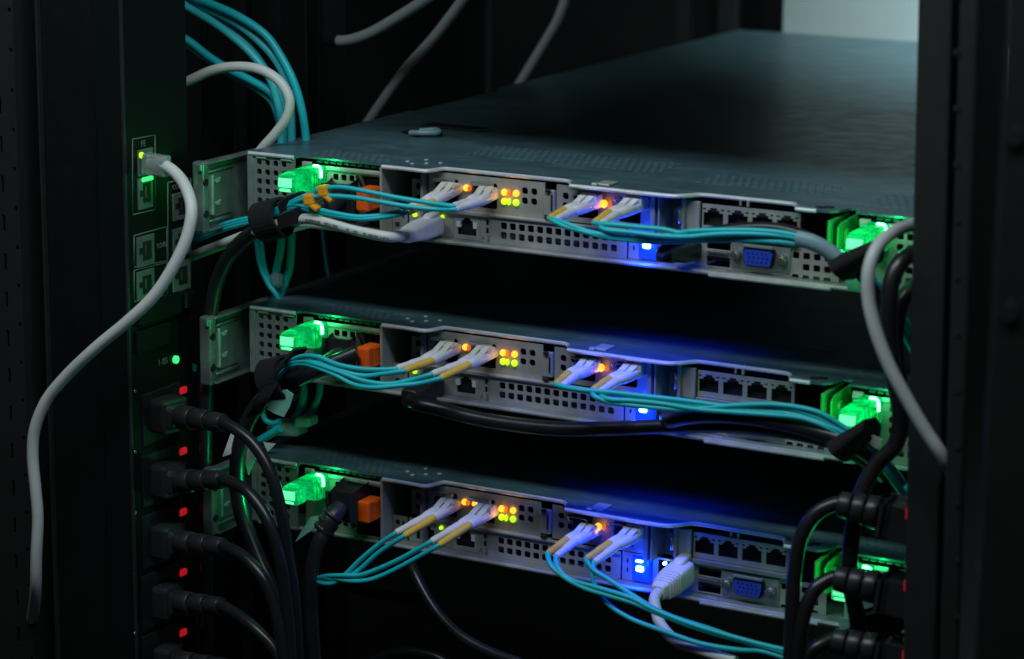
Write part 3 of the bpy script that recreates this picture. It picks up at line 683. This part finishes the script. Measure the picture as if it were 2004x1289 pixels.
lc('aqua fibre lead from the left cage beside the amber lamp, lowest server', (1158,1038), (1116,1059), [(1072,1083),(1088,1089)], 0,
   [[(1078,1106,-50),(1102,1128,-52),(1142,1150,-54),(1190,1165,-55),(1240,1180,-56),(1287,1200,-57),(1374,1232,-58),(1495,1265,-60),(1545,1280,-60)],
    [(1092,1111,-50),(1112,1132,-52),(1163,1148,-54),(1240,1172,-56),(1274,1190,-57),(1349,1220,-58),(1474,1257,-60),(1545,1274,-60)]], GR, Yt=-.044, clip='plugw')
lc('aqua fibre lead nearest the blue lamp, lowest server, one strand drooping', (1250,1043), (1200,1066), [(1147,1094),(1163,1101)], 0,
   [[(1163,1116,-50),(1193,1135,-51),(1240,1166,-53),(1299,1200,-55),(1399,1234,-57),(1495,1269,-59),(1545,1284,-60)],
    [(1160,1122,-49),(1163,1143,-50),(1181,1172,-52),(1200,1190,-53),(1237,1212,-54),(1299,1235,-56),(1374,1260,-58),(1449,1272,-59),(1489,1274,-60),(1545,1290,-60)]], GR, Yt=-.044, clip='plugw')

# background fibre bundle running down beside the top server
GB = 'aqua fibre strands dropping behind the top server'
BD = [[(350,-20),(376,-6),(410,6),(471,34),(521,69),(547,105),(572,153),(588,202),(598,262),(602,320)],
      [(350,-10),(373,3),(451,38),(499,73),(537,113),(562,161),(569,212),(571,262),(572,320)],
      [(350,0),(373,12),(430,42),(483,87),(515,129),(541,171),(556,212),(564,262),(566,320)],
      [(350,2),(373,17),(420,45),(461,76),(495,108),(527,151),(541,192),(547,222),(550,262),(552,320)],
      [(350,68),(373,82),(410,111),(451,137),(491,157),(531,182),(545,210),(555,262),(558,320)],
      [(350,74),(373,90),(414,121),(455,147),(499,171),(531,196),(543,222),(550,262),(552,320)]]
LB = ['aqua strand outermost on the right of the bundle above the top server', 'aqua strand just inside the outermost one of the bundle', 'aqua strand in the middle of the thick upper bundle',
      'aqua strand on the lower edge of the thick upper bundle', 'aqua strand, upper one of the low pair behind the white loop', 'aqua strand, lower one of the low pair behind the white loop']
for i, (P, l) in enumerate(zip(BD, LB)):
    b = B(); tube(b, px(P, .052+.004*(i % 3)), .0024, 10); tag(obj('fibre_strand', b, 'aquad' if i % 2 else 'aqua', None, True), l, 'fibre cable', GB)
GB2 = 'aqua fibre strands looping between top and middle servers'
for P, Y, r, l in (([(497,440),(503,480),(510,520),(525,555),(545,585),(552,640)], .024, .0016, 'narrow aqua strand left in the loop above the middle server corner'),
                   ([(508,440),(512,480),(519,525),(532,558),(548,590),(555,640)], .026, .0014, 'aqua strand second from left in the loop above the middle server corner'),
                   ([(572,440),(570,490),(566,530),(556,560),(546,590),(542,640)], .030, .0024, 'wide aqua strand right in the loop above the middle server corner'),
                   ([(553,440),(549,490),(541,530),(538,558),(540,590),(541,640)], .028, .0024, 'wide aqua strand inside the loop above the middle server corner'),
                   ([(630,440),(634,480),(640,525),(650,570)], .12, .0010, 'thin dark aqua strand hanging behind the gap under the top server')):
    b = B(); tube(b, px(P, Y), r, 10); tag(obj('fibre_strand', b, 'aqua', None, True), l, 'fibre cable', GB2)
b = B(); q = at(543, 547, .026); obox(b, q, X_, Y_, Z_, .0085, .007, .0085, .0028); tag(obj('cable_tie', b, 'clear'), 'clear plastic tie gathering the aqua loop above the middle server', 'cable tie')
for P, Y, r, l in (([(590,740),(594,770),(588,800),(575,822),(560,830)], .035, .0024, 'dark aqua strand hanging under the middle server, left of a pair'),
                   ([(628,745),(624,775),(612,800),(598,818),(580,826)], .040, .0022, 'dark aqua strand hanging under the middle server, right of a pair'),
                   ([(540,770),(519,785),(514,805),(520,822),(534,828),(548,824)], .018, .0017, 'aqua strand curled round the green lit tag'),
                   ([(548,838),(525,852),(503,866),(490,884)], .016, .0024, 'short thick aqua strand leaving the grey connector downwards')):
    b = B(); tube(b, px(P, Y), r, 10); tag(obj('fibre_strand', b, 'aqua', None, True), l, 'fibre cable', 'aqua fibre strands under the middle server')
T = thing('fibre_coupler', at(575, 830, .03), 'grey duplex coupler hanging between middle and lowest servers', 'connector')
b = B(); q = at(562, 836, .03); obox(b, q, Vector((1,.2,.05)).normalized(), Y_, Z_, .021, .012, .0085, .002); obj('coupler_body', b, 'grey', T)
b = B(); q = at(600, 823, .03); obox(b, q, Vector((1,.2,.1)).normalized(), Y_, Z_, .010, .010, .006, .0015); obj('coupler_cap', b, 'wtag', T)
def card_tag(name, P4, Y, m, label, cat='tag', group=None, th=.0006):
    b = B(); v = [at(x, y, Y if len(q) == 0 else q[0]/1000) for x, y, *q in P4]
    n = (v[1]-v[0]).cross(v[2]-v[0]).normalized()*th
    a = [b.verts.new(p) for p in v]; c = [b.verts.new(p+n) for p in v]; b.faces.new(a); b.faces.new(c[::-1])
    for i in range(len(v)): j = (i+1) % len(v); b.faces.new((a[i], a[j], c[j], c[i]))
    return tag(obj(name, b, m), label, cat, group)
card_tag('cable_tag', [(532,768),(560,762),(574,772),(567,795),(555,816),(535,808),(522,800)], -.040, 'tag', 'rounded translucent tag under the strap of the middle server')
card_tag('cable_tag', [(455,838,-34),(474,836,-34),(452,888,-38),(435,894,-38)], -.03, 'wtag', 'pale folded tag behind the cord from the topmost left outlet')
card_tag('cable_tag', [(482,872,-20),(500,893,-22),(482,910,-22),(476,902,-20)], -.02, 'wtag', 'small pale tag at the lowest server corner')
card_tag('cable_tag', [(515,865,6),(540,868,8),(524,884,6)], .006, 'wtag', 'tiny pale tag on the lowest server lid corner')
card_tag('cable_tag', [(480,908,-22),(500,893,-22),(486,930,-22)], -.02, 'tag', 'greenish tag hanging under the small pale tag')
card_tag('cable_tag', [(588,1042),(608,1012),(630,1008),(637,994),(640,1006),(606,1040),(578,1060)], -.02, 'tag', 'green lit tag under the lowest left handle')
card_tag('cable_tag', [(590,748),(622,737),(650,737),(615,744),(568,763)], -.006, 'tag', 'green lit tag edge beneath the middle left handle')
card_tag('cable_tag', [(548,454),(600,440),(605,446),(560,458),(548,460)], -.010, 'tag', 'green lit tag edge beside the top strap and white cable')
card_tag('cable_tag', [(1653,546),(1668,541),(1690,556),(1692,569),(1660,570)], -.014, 'tag', 'green lit tag below the right strap of the topmost server')
card_tag('cable_tag', [(1652,897),(1676,891),(1690,900),(1680,908),(1650,906)], -.014, 'tag', 'green lit tag below the right strap of the middle server')
card_tag('cable_tag', [(1688,1166),(1714,1166),(1722,1180),(1700,1198),(1690,1214)], -.03, 'tag', 'green lit tag between the right outlet plugs')
card_tag('cable_tag', [(1640,1208),(1662,1210),(1664,1226),(1644,1236)], -.03, 'tag', 'small green lit tag left of the black plug at lower right')
card_tag('cable_tag', [(1698,848,-36),(1728,860,-34),(1716,878,-34),(1690,862,-36)], -.03, 'wtag', 'pale printed tag on the aqua leads right of the middle strap')
b = B(); P = px([(1560,466,-44),(1590,474,-44),(1620,490,-42),(1648,512,-40)], -.042); tube(b, P, .0031, 12, flat=1.3); tag(obj('cable_sleeve', b, 'sleeve', None, True), 'grey translucent sleeve over the aqua leads, topmost server', 'sleeve')
card_tag('cable_tag', [(372,710,-8),(383,713,-8),(383,727,-8),(372,723,-8)], -.008, 'aqua', 'aqua flag showing past the edge of the left power strip')
# right hand aqua bundle behind the right cords
for P, l in (([(1715,560),(1745,590),(1770,625),(1800,680)], 'aqua strand right of the black cord under the topmost server'), ([(1722,590),(1748,615),(1770,650),(1795,700)], 'lower aqua strand right of the black cord under the topmost server'),
             ([(1730,905),(1752,925),(1772,955),(1795,1000)], 'aqua strand crossing above the topmost right plug')):
    b = B(); tube(b, px(P, -.004), .0022, 10); tag(obj('fibre_strand', b, 'aqua', None, True), l, 'fibre cable', 'aqua fibre strands at the right edge')

# ================================================================ network cables
def rjplug(T, p0, p1, m, hw=.0062, hh=.0050, taper=.72, ribs=0):
    d = (p1-p0); L = d.length; d.normalize(); s = (X_ - d*X_.dot(d)).normalized(); u = s.cross(d).normalized()
    if u.z < 0: u = -u
    b = B(); W, H = hw*2, hh*2.1
    loft(b, p0, p1, s, u, [(-.02, W*.86, H*.86, 0), (0, W*.97, H*.97, 0), (.06, W, H, 0), (.46, W*.98, H*.97, 0), (.80, W*(1+taper)/2*.92, H*(1+taper)/2*.92, 0), (.96, W*taper*.95, H*taper*1.02, 0), (1.0, W*taper*.84, H*taper*.90, 0)])
    loft(b, p0, p1, s, u, [(-.1, W*.50, H*.34, H*.52), (.14, W*.50, H*.34, H*.52), (.22, W*.42, H*.26, H*.50), (.27, W*.2, H*.12, H*.46)], 14, .6)
    for k in range(ribs): q_ = .52+k*.075; loft(b, p0, p1, s, u, [(q_, W*(.99-k*.045), H*(.99-k*.045), 0), (q_+.022, W*(.985-k*.045), H*(.985-k*.045), 0)])
    obj('plug_boot', b, m, T)
T = thing('network_cable', at(846, 440, 0), 'white printed network cable in the topmost server, running left under a strap', 'network cable')
p0 = at(849, 440, .006); p1 = at(789, 463, -.030); rjplug(T, p0, p1, 'plugw', .0066, .0050, .66)
b = B(); P = [p1.lerp(p0, .1)]+px([(760,463,-38),(700,451,-42),(645,436,-43),(605,428,-41),(572,431,-37),(545,438,-32),(505,451,-27),(450,472,-16),(378,500,6)], -.03); tube(b, P, .0029, 14); CB = obj('cable', b, 'white', T, True)
b = B(); sp_ = spline(P, 14)
for i in range(14, 56):                                                        # small printed characters along the jacket
    if i in (25, 26, 33, 34, 35, 44, 45): continue
    for q in range(4):
        if random.random() < .35: continue
        c = sp_[i].lerp(sp_[i+1], q*.25); dd = (sp_[i+1]-sp_[i]).normalized(); nn = (CP-c).normalized(); nn = (nn - dd*nn.dot(dd)).normalized()
        nn = (nn*.96 - Z_*.28).normalized(); obox(b, c+nn*.00286, dd, nn.cross(dd).normalized(), nn, .00035+.0002*random.random(), .0013*(.5+.6*random.random()), .0002)
obj('printed_marks', b, 'ink', CB)
T = thing('network_cable', at(1312, 1120, 0), 'white network cable plugged beside the blue lamp of the lowest server', 'network cable')
p0 = at(1338, 1118, .006); p1 = at(1287, 1160, -.026); rjplug(T, p0, p1, 'plugw', .0068, .0064, .62, 5)
b = B(); tube(b, [p1.lerp(p0, .12), at(1281, 1172, -.032)]+px([(1283,1190,-36),(1293,1222,-42),(1322,1253,-48),(1378,1274,-54),(1440,1295,-58)], -.04), .0030, 14); obj('cable', b, 'white', T, True)
# white patch cable with a clear plug on the left strip
q = fp(279, 318); T = thing('network_cable', Vector((FX+.001, q.y, q.z)), 'white patch cable with clear plug looping off the left power strip', 'network cable')
p0 = Vector((FX+.0012, q.y, q.z)); p1 = at(328, 326, -.062)
d = (p1-p0).normalized(); b = B(); L = (p1-p0).length; obox(b, p0+d*L*.5, d, Y_, d.cross(Y_).normalized(), L, .0080, .0115, .0012); obj('clear_plug', b, 'clear', T)
b = B(); tube(b, [p0+d*.005]+px([(318,322,-62),(345,340,-66),(366,372,-72),(375,412,-78),(366,462,-82),(340,520,-86),(300,580,-90),(250,628,-94),(190,678,-97),(130,735,-98),(90,785,-99),(68,840,-100),(64,890,-100),(70,960,-100),(74,1010,-100),(71,1090,-100),(70,1150,-96),(65,1200,-80),(57,1235,-50),(50,1275,-10)], -.09), .0033, 14); obj('cable', b, 'white', T, True)
b = B(); P = px([(340,170),(373,156),(420,136),(470,130),(515,138),(550,162),(567,195),(562,228),(540,260),(515,288),(498,310)], .022); tube(b, P, .0029, 14); tag(obj('network_cable', b, 'white', None, True), 'white cable arching over the aqua bundle at upper left', 'network cable')
b = B(); P = px([(1820,428,-20),(1785,440,-52),(1745,456,-84),(1715,486,-98),(1700,530,-104),(1700,585,-106),(1712,640,-107),(1738,710,-107),(1772,775,-106),(1810,840,-104),(1840,885,-102),(1856,912,-98),(1872,945,-80)], -.1); tube(b, P, .0031, 14); tag(obj('network_cable', b, 'grey', None, True), 'grey cable curving in front of the right power strip', 'network cable')
GG = 'pale cables in the dark behind the top server'
for P, Y, l in (([(612,70),(636,76),(675,79),(720,66),(770,38),(830,0),(880,-35)], .18, 'pale cable sagging at the top left of the dark background'),
                ([(690,285),(728,228),(790,140),(850,72),(905,0),(935,-40)], .22, 'straight slanting pale cable in the middle of the dark background'),
                ([(985,215),(1025,150),(1060,92),(1090,40),(1108,-8),(1118,-40)], .42, 'dim pale cable nearest the pale panel in the dark background')):
    b = B(); tube(b, px(P, Y), .0034, 12); tag(obj('network_cable', b, 'grey', None, True), l, 'network cable', GG)

# ================================================================ black cables, straps
def cab(P, Y, r, label, name='power_cable', m='cord', cat='power cord'):
    b = B(); tube(b, px(P, Y), r, 14); return tag(obj(name, b, m, None, True), label, cat)
cab([(640,400,-22),(600,420,-26),(560,432,-28),(528,440,-26),(485,462,-24),(450,498,-22),(425,550,-20),(412,620,-20),(408,700,-20),(404,780,-20),(402,900,-20),(405,1300,-20)], -.02, .0042, 'black cord dropping from the topmost strap behind the left rail bracket')
cab([(700,690,-14),(640,715,-22),(590,738,-26),(548,756,-28),(515,780,-30),(485,825,-32),(468,880,-34),(464,940,-34),(472,1000,-36),(500,1080,-40),(530,1150,-44),(555,1230,-48),(565,1310,-50)], -.03, .0046, 'black cord falling from the middle left strap past pale tags')
T = thing('power_cable', at(712, 975, 0), 'black cord plugged beside the orange latch of the lowest server', 'power cord')
b = B(); p0 = at(712, 960, .012); p1 = at(668, 992, -.018); d = (p1-p0).normalized(); s = X_; u = s.cross(d).normalized(); s = d.cross(u).normalized()
obox(b, p0.lerp(p1, .5), d, s, u, (p1-p0).length, .018, .015, .003, taper=.75); obj('plug_body', b, 'plug', T)
b = B(); tube(b, [p1]+px([(648,1015,-26),(632,1042,-30)], -.03), .0055, 12)
for k, (x, y) in enumerate(((655,1005),(645,1019),(637,1032))): c = at(x, y, -.024-k*.002); tube(b, [c, c+Vector((-.0012,-.001,-.002))], .0064, 12, raw=True)
obj('strain_relief', b, 'plug', T)
b = B(); tube(b, [at(640, 1028, -.028)]+px([(626,1058,-33),(614,1095,-36),(609,1140,-38),(608,1190,-38),(611,1240,-38),(617,1310,-38)], -.03), .0042, 14); obj('cable', b, 'cord', T, True)
for yo, nm in ((0, 'topmost'), (1, 'middle')):                                      # the plugs in the other left inlets
    T = thing('power_plug', at(705, 385+300*yo, 0), 'black plug in the left power inlet of the %s server' % nm, 'power plug', 'black plugs in the left power inlets')
    b = B(); p0 = at(690, 375+303*yo, .016); p1 = at(662, 392+303*yo, -.006); d = (p1-p0).normalized(); u = X_.cross(d).normalized(); obox(b, p0.lerp(p1, .5), d, d.cross(u).normalized(), u, (p1-p0).length, .017, .016, .003, taper=.8); obj('plug_body', b, 'plug', T)
    b = B(); tube(b, [p1.lerp(p0, .1)]+px([(645,404+303*yo,-14),(622,416+303*yo,-22)], -.02), .0052, 12); obj('strain_relief', b, 'plug', T, True)
T = thing('network_cable', at(1310, 490, 0), 'black network cable from the port beside the blue lamp, topmost server', 'network cable')
p0 = at(1350, 490, .006); p1 = at(1300, 498, -.024); rjplug(T, p0, p1, 'plug', .0072, .0050, .8)
b = B(); tube(b, [p1.lerp(p0, .15)]+px([(1297,490,-34),(1318,476,-36),(1350,464,-34),(1400,453,-32),(1460,446,-32),(1520,447,-32),(1570,460,-32),(1620,486,-32),(1660,514,-32),(1705,562,-30),(1735,615,-24)], -.03), .0030, 14); obj('cable', b, 'cord', T, True)
T = thing('network_cable', at(1310, 800, 0), 'black network cable beside the blue lamp, middle server, following the aqua leads', 'network cable')
p0 = at(1345, 806, .006); p1 = at(1300, 815, -.020); rjplug(T, p0, p1, 'plug', .0072, .0050, .8)
b = B(); tube(b, [p1.lerp(p0, .15)]+px([(1310,822,-28),(1345,815,-34),(1392,811,-36),(1462,815,-36),(1543,829,-36),(1600,845,-36),(1650,862,-36),(1700,890,-30),(1730,930,-20)], -.03), .0044, 14); obj('cable', b, 'cord', T, True)
T = thing('network_cable', at(830, 765, 0), 'black cable slung beneath the middle server from left to right', 'network cable')
p0 = at(848, 752, .008); p1 = at(800, 782, -.018); rjplug(T, p0, p1, 'plug', .0075, .0068, .75)
b = B(); tube(b, [p1.lerp(p0, .15)]+px([(812,788,-26),(860,800,-26),(930,818,-26),(1010,831,-26),(1100,839,-26),(1200,838,-26),(1300,834,-26),(1400,832,-26),(1500,838,-28),(1600,856,-30),(1650,872,-30),(1700,905,-24)], -.026), .0040, 14); obj('cable', b, 'cord', T, True)
cab([(800,1085,10),(812,1120,0),(832,1160,-6),(862,1205,-12),(905,1246,-18),(960,1276,-22),(1020,1298,-26)], -.01, .0030, 'dark grey cable hanging beneath the lowest server', 'network_cable', 'cord', 'network cable')
cab([(660,1130),(700,1152),(745,1163),(800,1168),(840,1164)], .06, .0030, 'faint black cable far below the lowest server', 'network_cable', 'cord', 'network cable')
cab([(720,1300),(760,1280),(805,1275),(850,1284),(880,1300)], .04, .0030, 'faint black cable curving up at the bottom edge', 'network_cable', 'cord', 'network cable')
cab([(1800,490,-20),(1765,510,-34),(1745,550,-40),(1739,610,-42),(1741,670,-42),(1750,740,-42),(1762,820,-40),(1752,870,-40),(1718,905,-42),(1692,950,-46),(1674,1010,-50),(1664,1075,-52),(1664,1140,-50),(1676,1200,-46),(1690,1300,-44)], -.04, .0042, 'black cord running down past both right handles')
cab([(1790,560,-14),(1764,590,-20),(1752,650,-22),(1756,720,-22),(1772,800,-20),(1790,850,-20)], -.02, .0042, 'black cord behind the grey cable at the right edge')
T = thing('power_plug', at(1720, 1215, 0), 'black plug with ridged neck below the lowest right handle', 'power plug')
b = B(); p0 = at(1765, 1200, -.010); p1 = at(1700, 1212, -.030); d = (p1-p0).normalized(); obox(b, p0.lerp(p1, .5), d, Y_, Y_.cross(d).normalized(), (p1-p0).length, .016, .014, .003, taper=.7); obj('plug_body', b, 'plug', T)
b = B(); tube(b, [p1]+px([(1686,1222,-34),(1676,1240,-36),(1672,1300,-36)], -.03), .0046, 12); obj('cable', b, 'cord', T, True)
# hook and loop straps: a band round the bundle plus a loose tail
def strap(c, axis, rad, width, tailpx, label, flat=1.):
    b = B(); axis = axis.normalized(); n = (Y_ - axis*Y_.dot(axis)).normalized(); u = axis.cross(n)
    P = [c + (n*math.cos(a)*rad*.85 + u*math.sin(a)*rad*flat)*(1+.04*math.sin(3*a)) for a in [k*2*math.pi/28 for k in range(29)]]
    ribbon(b, P, axis*width, .0016, raw=True)
    P = [c + (n*math.cos(a)*rad*.68 + u*math.sin(a)*rad*.78*flat) for a in [k*2*math.pi/28 for k in range(29)]]
    ribbon(b, P, axis*width*.85, .0016, raw=True)
    for tp, wd in tailpx:
        ribbon(b, px(tp, -.03), wd, .0016, 6)
    return tag(obj('cable_strap', b, 'velcro'), label, 'strap', 'black hook and loop straps')
strap(at(532, 428, -.030), Vector((1,-.15,.32)), .0105, .017, [([(545,408,-40),(565,394,-36),(598,384,-22)], Vector((0,-.003,.006))), ([(545,436,-42),(575,424,-44),(600,411,-36)], Vector((0,-.002,.008)))], 'black strap binding aqua and white cables, topmost server left')
strap(at(545, 742, -.033), Vector((1,-.1,.35)), .0125, .014, [([(545,730,-44),(552,712,-44),(566,696,-38),(592,690,-24)], Vector((.006,0,.007))), ([(533,752,-44),(514,782,-44),(496,812,-40)], Vector((.010,0,.004)))], 'black strap binding aqua leads, middle server left')
def sheet(pts4, Y, label, th=.005):
    """broad folded strap end: a thick quad wrapped round the bundle"""
    b = B(); v = [at(x, y, d/1000) for x, y, d in pts4]; back = Vector((.002, .010, -.001))
    n = 6; rows = []
    for i in range(n+1):
        t = i/n; a = v[0].lerp(v[1], t); c = v[3].lerp(v[2], t); row = []
        for k in range(9):
            s = k/8; p = a.lerp(c, s); bul = math.sin(math.pi*s)*.0045; row.append(p - Vector((0, bul, 0)))
        for k in range(9):
            s = 1-k/8; p = a.lerp(c, s); row.append(p + back + Vector((0, math.sin(math.pi*s)*.004, 0)))
        rows.append([b.verts.new(p) for p in row])
    for i in range(n):
        for k in range(18): b.faces.new((rows[i][k], rows[i][(k+1) % 18], rows[i+1][(k+1) % 18], rows[i+1][k]))
    b.faces.new(rows[0][::-1]); b.faces.new(rows[-1])
    return tag(obj('cable_strap', b, 'velcro'), label, 'strap', 'black hook and loop straps')
sheet([(1618,508,-44),(1703,472,-40),(1706,512,-36),(1650,549,-40)], -.04, 'broad black strap wrapped under the right handle, topmost server')
sheet([(1616,866,-46),(1692,820,-42),(1700,858,-38),(1652,904,-42)], -.04, 'broad black strap wrapped under the right handle, middle server')

# ================================================================ cabinet
CAB = thing('server_cabinet', (-.1, .2, -.45), 'dark server cabinet framing the servers, with perforated left post', 'cabinet')
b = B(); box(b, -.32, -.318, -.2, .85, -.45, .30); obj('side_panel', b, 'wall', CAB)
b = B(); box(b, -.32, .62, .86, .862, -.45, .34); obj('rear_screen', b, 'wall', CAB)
b = B(); box(b, .03, .45, -.02, .36, .135, .178); obj('unseen_shade_block', b, 'post', CAB)  # added out of view above the servers, sized to shade the top lid
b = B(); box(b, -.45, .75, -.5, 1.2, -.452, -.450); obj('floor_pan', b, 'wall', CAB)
# left post, perforated
xl, xr = at(-90, 640, -.075).x, at(46, 640, -.075).x
b = B(); H = []
for k in range(30):
    z = -.40+k*.0222; H += [(xr-.0125, xr-.0105, z, z+.0095), (xr-.0035, xr-.0015, z+.0125, z+.0150)]
plate(b, xl, xr, -.45, .25, -.075, H, .0015); box(b, xr-.0016, xr, -.0735, -.03, -.45, .25); obj('perforated_post', b, 'post', CAB)
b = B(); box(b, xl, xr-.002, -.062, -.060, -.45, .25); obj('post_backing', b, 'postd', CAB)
# posts deep in the dark on the left
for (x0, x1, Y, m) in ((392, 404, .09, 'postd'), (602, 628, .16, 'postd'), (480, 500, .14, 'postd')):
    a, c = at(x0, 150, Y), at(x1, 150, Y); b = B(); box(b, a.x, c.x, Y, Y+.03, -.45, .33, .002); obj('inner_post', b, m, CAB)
a = at(600, 150, .158); b = B(); box(b, a.x, a.x+.0014, .156, .160, -.45, .33, .0005); obj('post_highlight', b, 'pdul', CAB)  # edge highlight of the post, put in as a paler strip
# right front post, out of focus, with a row of round holes
a, c = at(1864, 640, -.16), at(1902, 640, -.16)
b = B(); box(b, a.x, c.x, -.16, -.12, -.45, .30, .0015); RP = obj('right_post', b, 'post', CAB)
for k in range(12):
    b = B(); q = at(1887-k*1.9, 40+k*110, -.1605); cyl(b, Vector((q.x, -.1600, q.z)), -Y_, .0014, .0005, 12); obj('post_stud', b, 'pdul', RP)
a, c = at(1936, 640, -.30), at(2200, 640, -.30)
b = B(); box(b, a.x, c.x, -.30, -.27, -.6, .40, .002); DP = obj('door_frame', b, 'post', CAB)
for (x, y) in ((1982,268),(1972,612)):
    b = B(); q = at(x, y, -.302); cyl(b, Vector((q.x, -.3002, q.z)), -Y_, .0036, .0008, 14); obj('door_stud', b, 'pdul', DP)
for o_, th in ((PR, .022), (RP, .018)):                             # both hang very slightly out of plumb
    o_.rotation_euler.y = -th; o_.location.x += th*.35
# pale panel at the cold aisle end
a, c = at(1531, 40, .80), at(1900, 40, .80); z0 = -.10
b = B(); box(b, a.x, c.x-.02, .80, .806, z0, .34, .001); P = obj('equipment_panel', b, 'panel'); tag(P, 'pale flat panel standing behind the far end of the topmost server', 'panel')
for (x0, x1) in ((1322, 1346), (1404, 1440)):
    q, e = at(x0, 30, .79), at(x1, 30, .79); b = B(); box(b, q.x, e.x, .79, .80, -.1, .33, .001); obj('far_post', b, 'post', CAB)
b = B(); box(b, -3, 3, -4, 4, -.92, -.90); f = obj('floor', b, 'wall'); f['kind'] = 'structure'

# ================================================================ light
def area(name, loc, target, sx, sy_, e, col, spread=180):
    l = bpy.data.lights.new(name, 'AREA'); l.shape = 'RECTANGLE'; l.spread = math.radians(spread); l.size = sx; l.size_y = sy_; l.energy = e; l.color = col
    o = bpy.data.objects.new(name, l); COL.objects.link(o); o.location = loc
    o.rotation_euler = (Vector(target)-Vector(loc)).to_track_quat('-Z', 'Y').to_euler(); return o
pg = bpy.data.lights.new('strip_green_fill', 'SPOT'); pg.color = (0, 1, .07); pg.energy = .13; pg.spot_size = math.radians(140); pg.spot_blend = 1; pg.shadow_soft_size = .002  # added green spot hanging off the left strip to tint its face
po = bpy.data.objects.new('strip_green_fill', pg); COL.objects.link(po); po.location = fp(338, 345)+Vector((.020, 0, 0)); po.rotation_euler = Vector((-1, -.1, 0)).to_track_quat('-Z', 'Y').to_euler()
area('ceiling_lamp', (.25, -.42, .56), (.22, 0, -.05), .9, .12, 4.6, (.82, .95, 1.0))
area('aisle_lamp', (.75, .50, .75), (.75, .82, .10), .5, .2, 27, (.80, .96, .98), 85)
for k in range(3):
    z = -U*k
    lamp('handle_light', (.0510, -.0042, -.0020+z), (.0, 1, .22), .007, .0006)
    lamp('handle_light', (.3820, -.0042, -.0020+z), (.0, 1, .22), .007, .0006)
    hl = bpy.data.lights.new('handle_beam', 'SPOT'); hl.color = (0, 1, .25); hl.energy = .025; hl.spot_size = math.radians(125); hl.spot_blend = 1; hl.shadow_soft_size = .001
    ho = bpy.data.objects.new('handle_beam', hl); COL.objects.link(ho); ho.location = (.0365, -.030, -.0100+z); ho.rotation_euler = Vector((-1, -.25, .12)).to_track_quat('-Z', 'Y').to_euler()
    for hx_ in (.0446, .3755):                                          # lamps inside the translucent handles
        lamp('handle_core', (hx_, -.0245, -.0100+z), (.03, 1, .44), .00125, .0012); lamp('handle_core', (hx_+.001, -.0080, -.0100+z), (.03, 1, .40), .00135, .0012)
    lamp('handle_light', (.3677, -.020, -.0105+z), (.0, 1, .22), .011, .0006)
    lamp('blue_light', (.2452, -.0040, -.0300+z), (.0, .04, 1), .034, .0012)
    sl = bpy.data.lights.new('blue_beam', 'SPOT'); sl.color = (0, .03, 1); sl.energy = .36; sl.spot_size = math.radians(118); sl.spot_blend = 1; sl.shadow_soft_size = .0015
    so_ = bpy.data.objects.new('blue_beam', sl); COL.objects.link(so_); so_.location = (.2452, -.0100, -.0310+z)
    so_.rotation_euler = Vector((0, .10, -1)).to_track_quat('-Z', 'Y').to_euler()
    lamp('amber_light', (.1600, .005, -.012+z), (1, .35, .03), .0006, .001)
    lamp('amber_light', (.2207, .005, -.012+z), (1, .3, .03), .0005, .001)
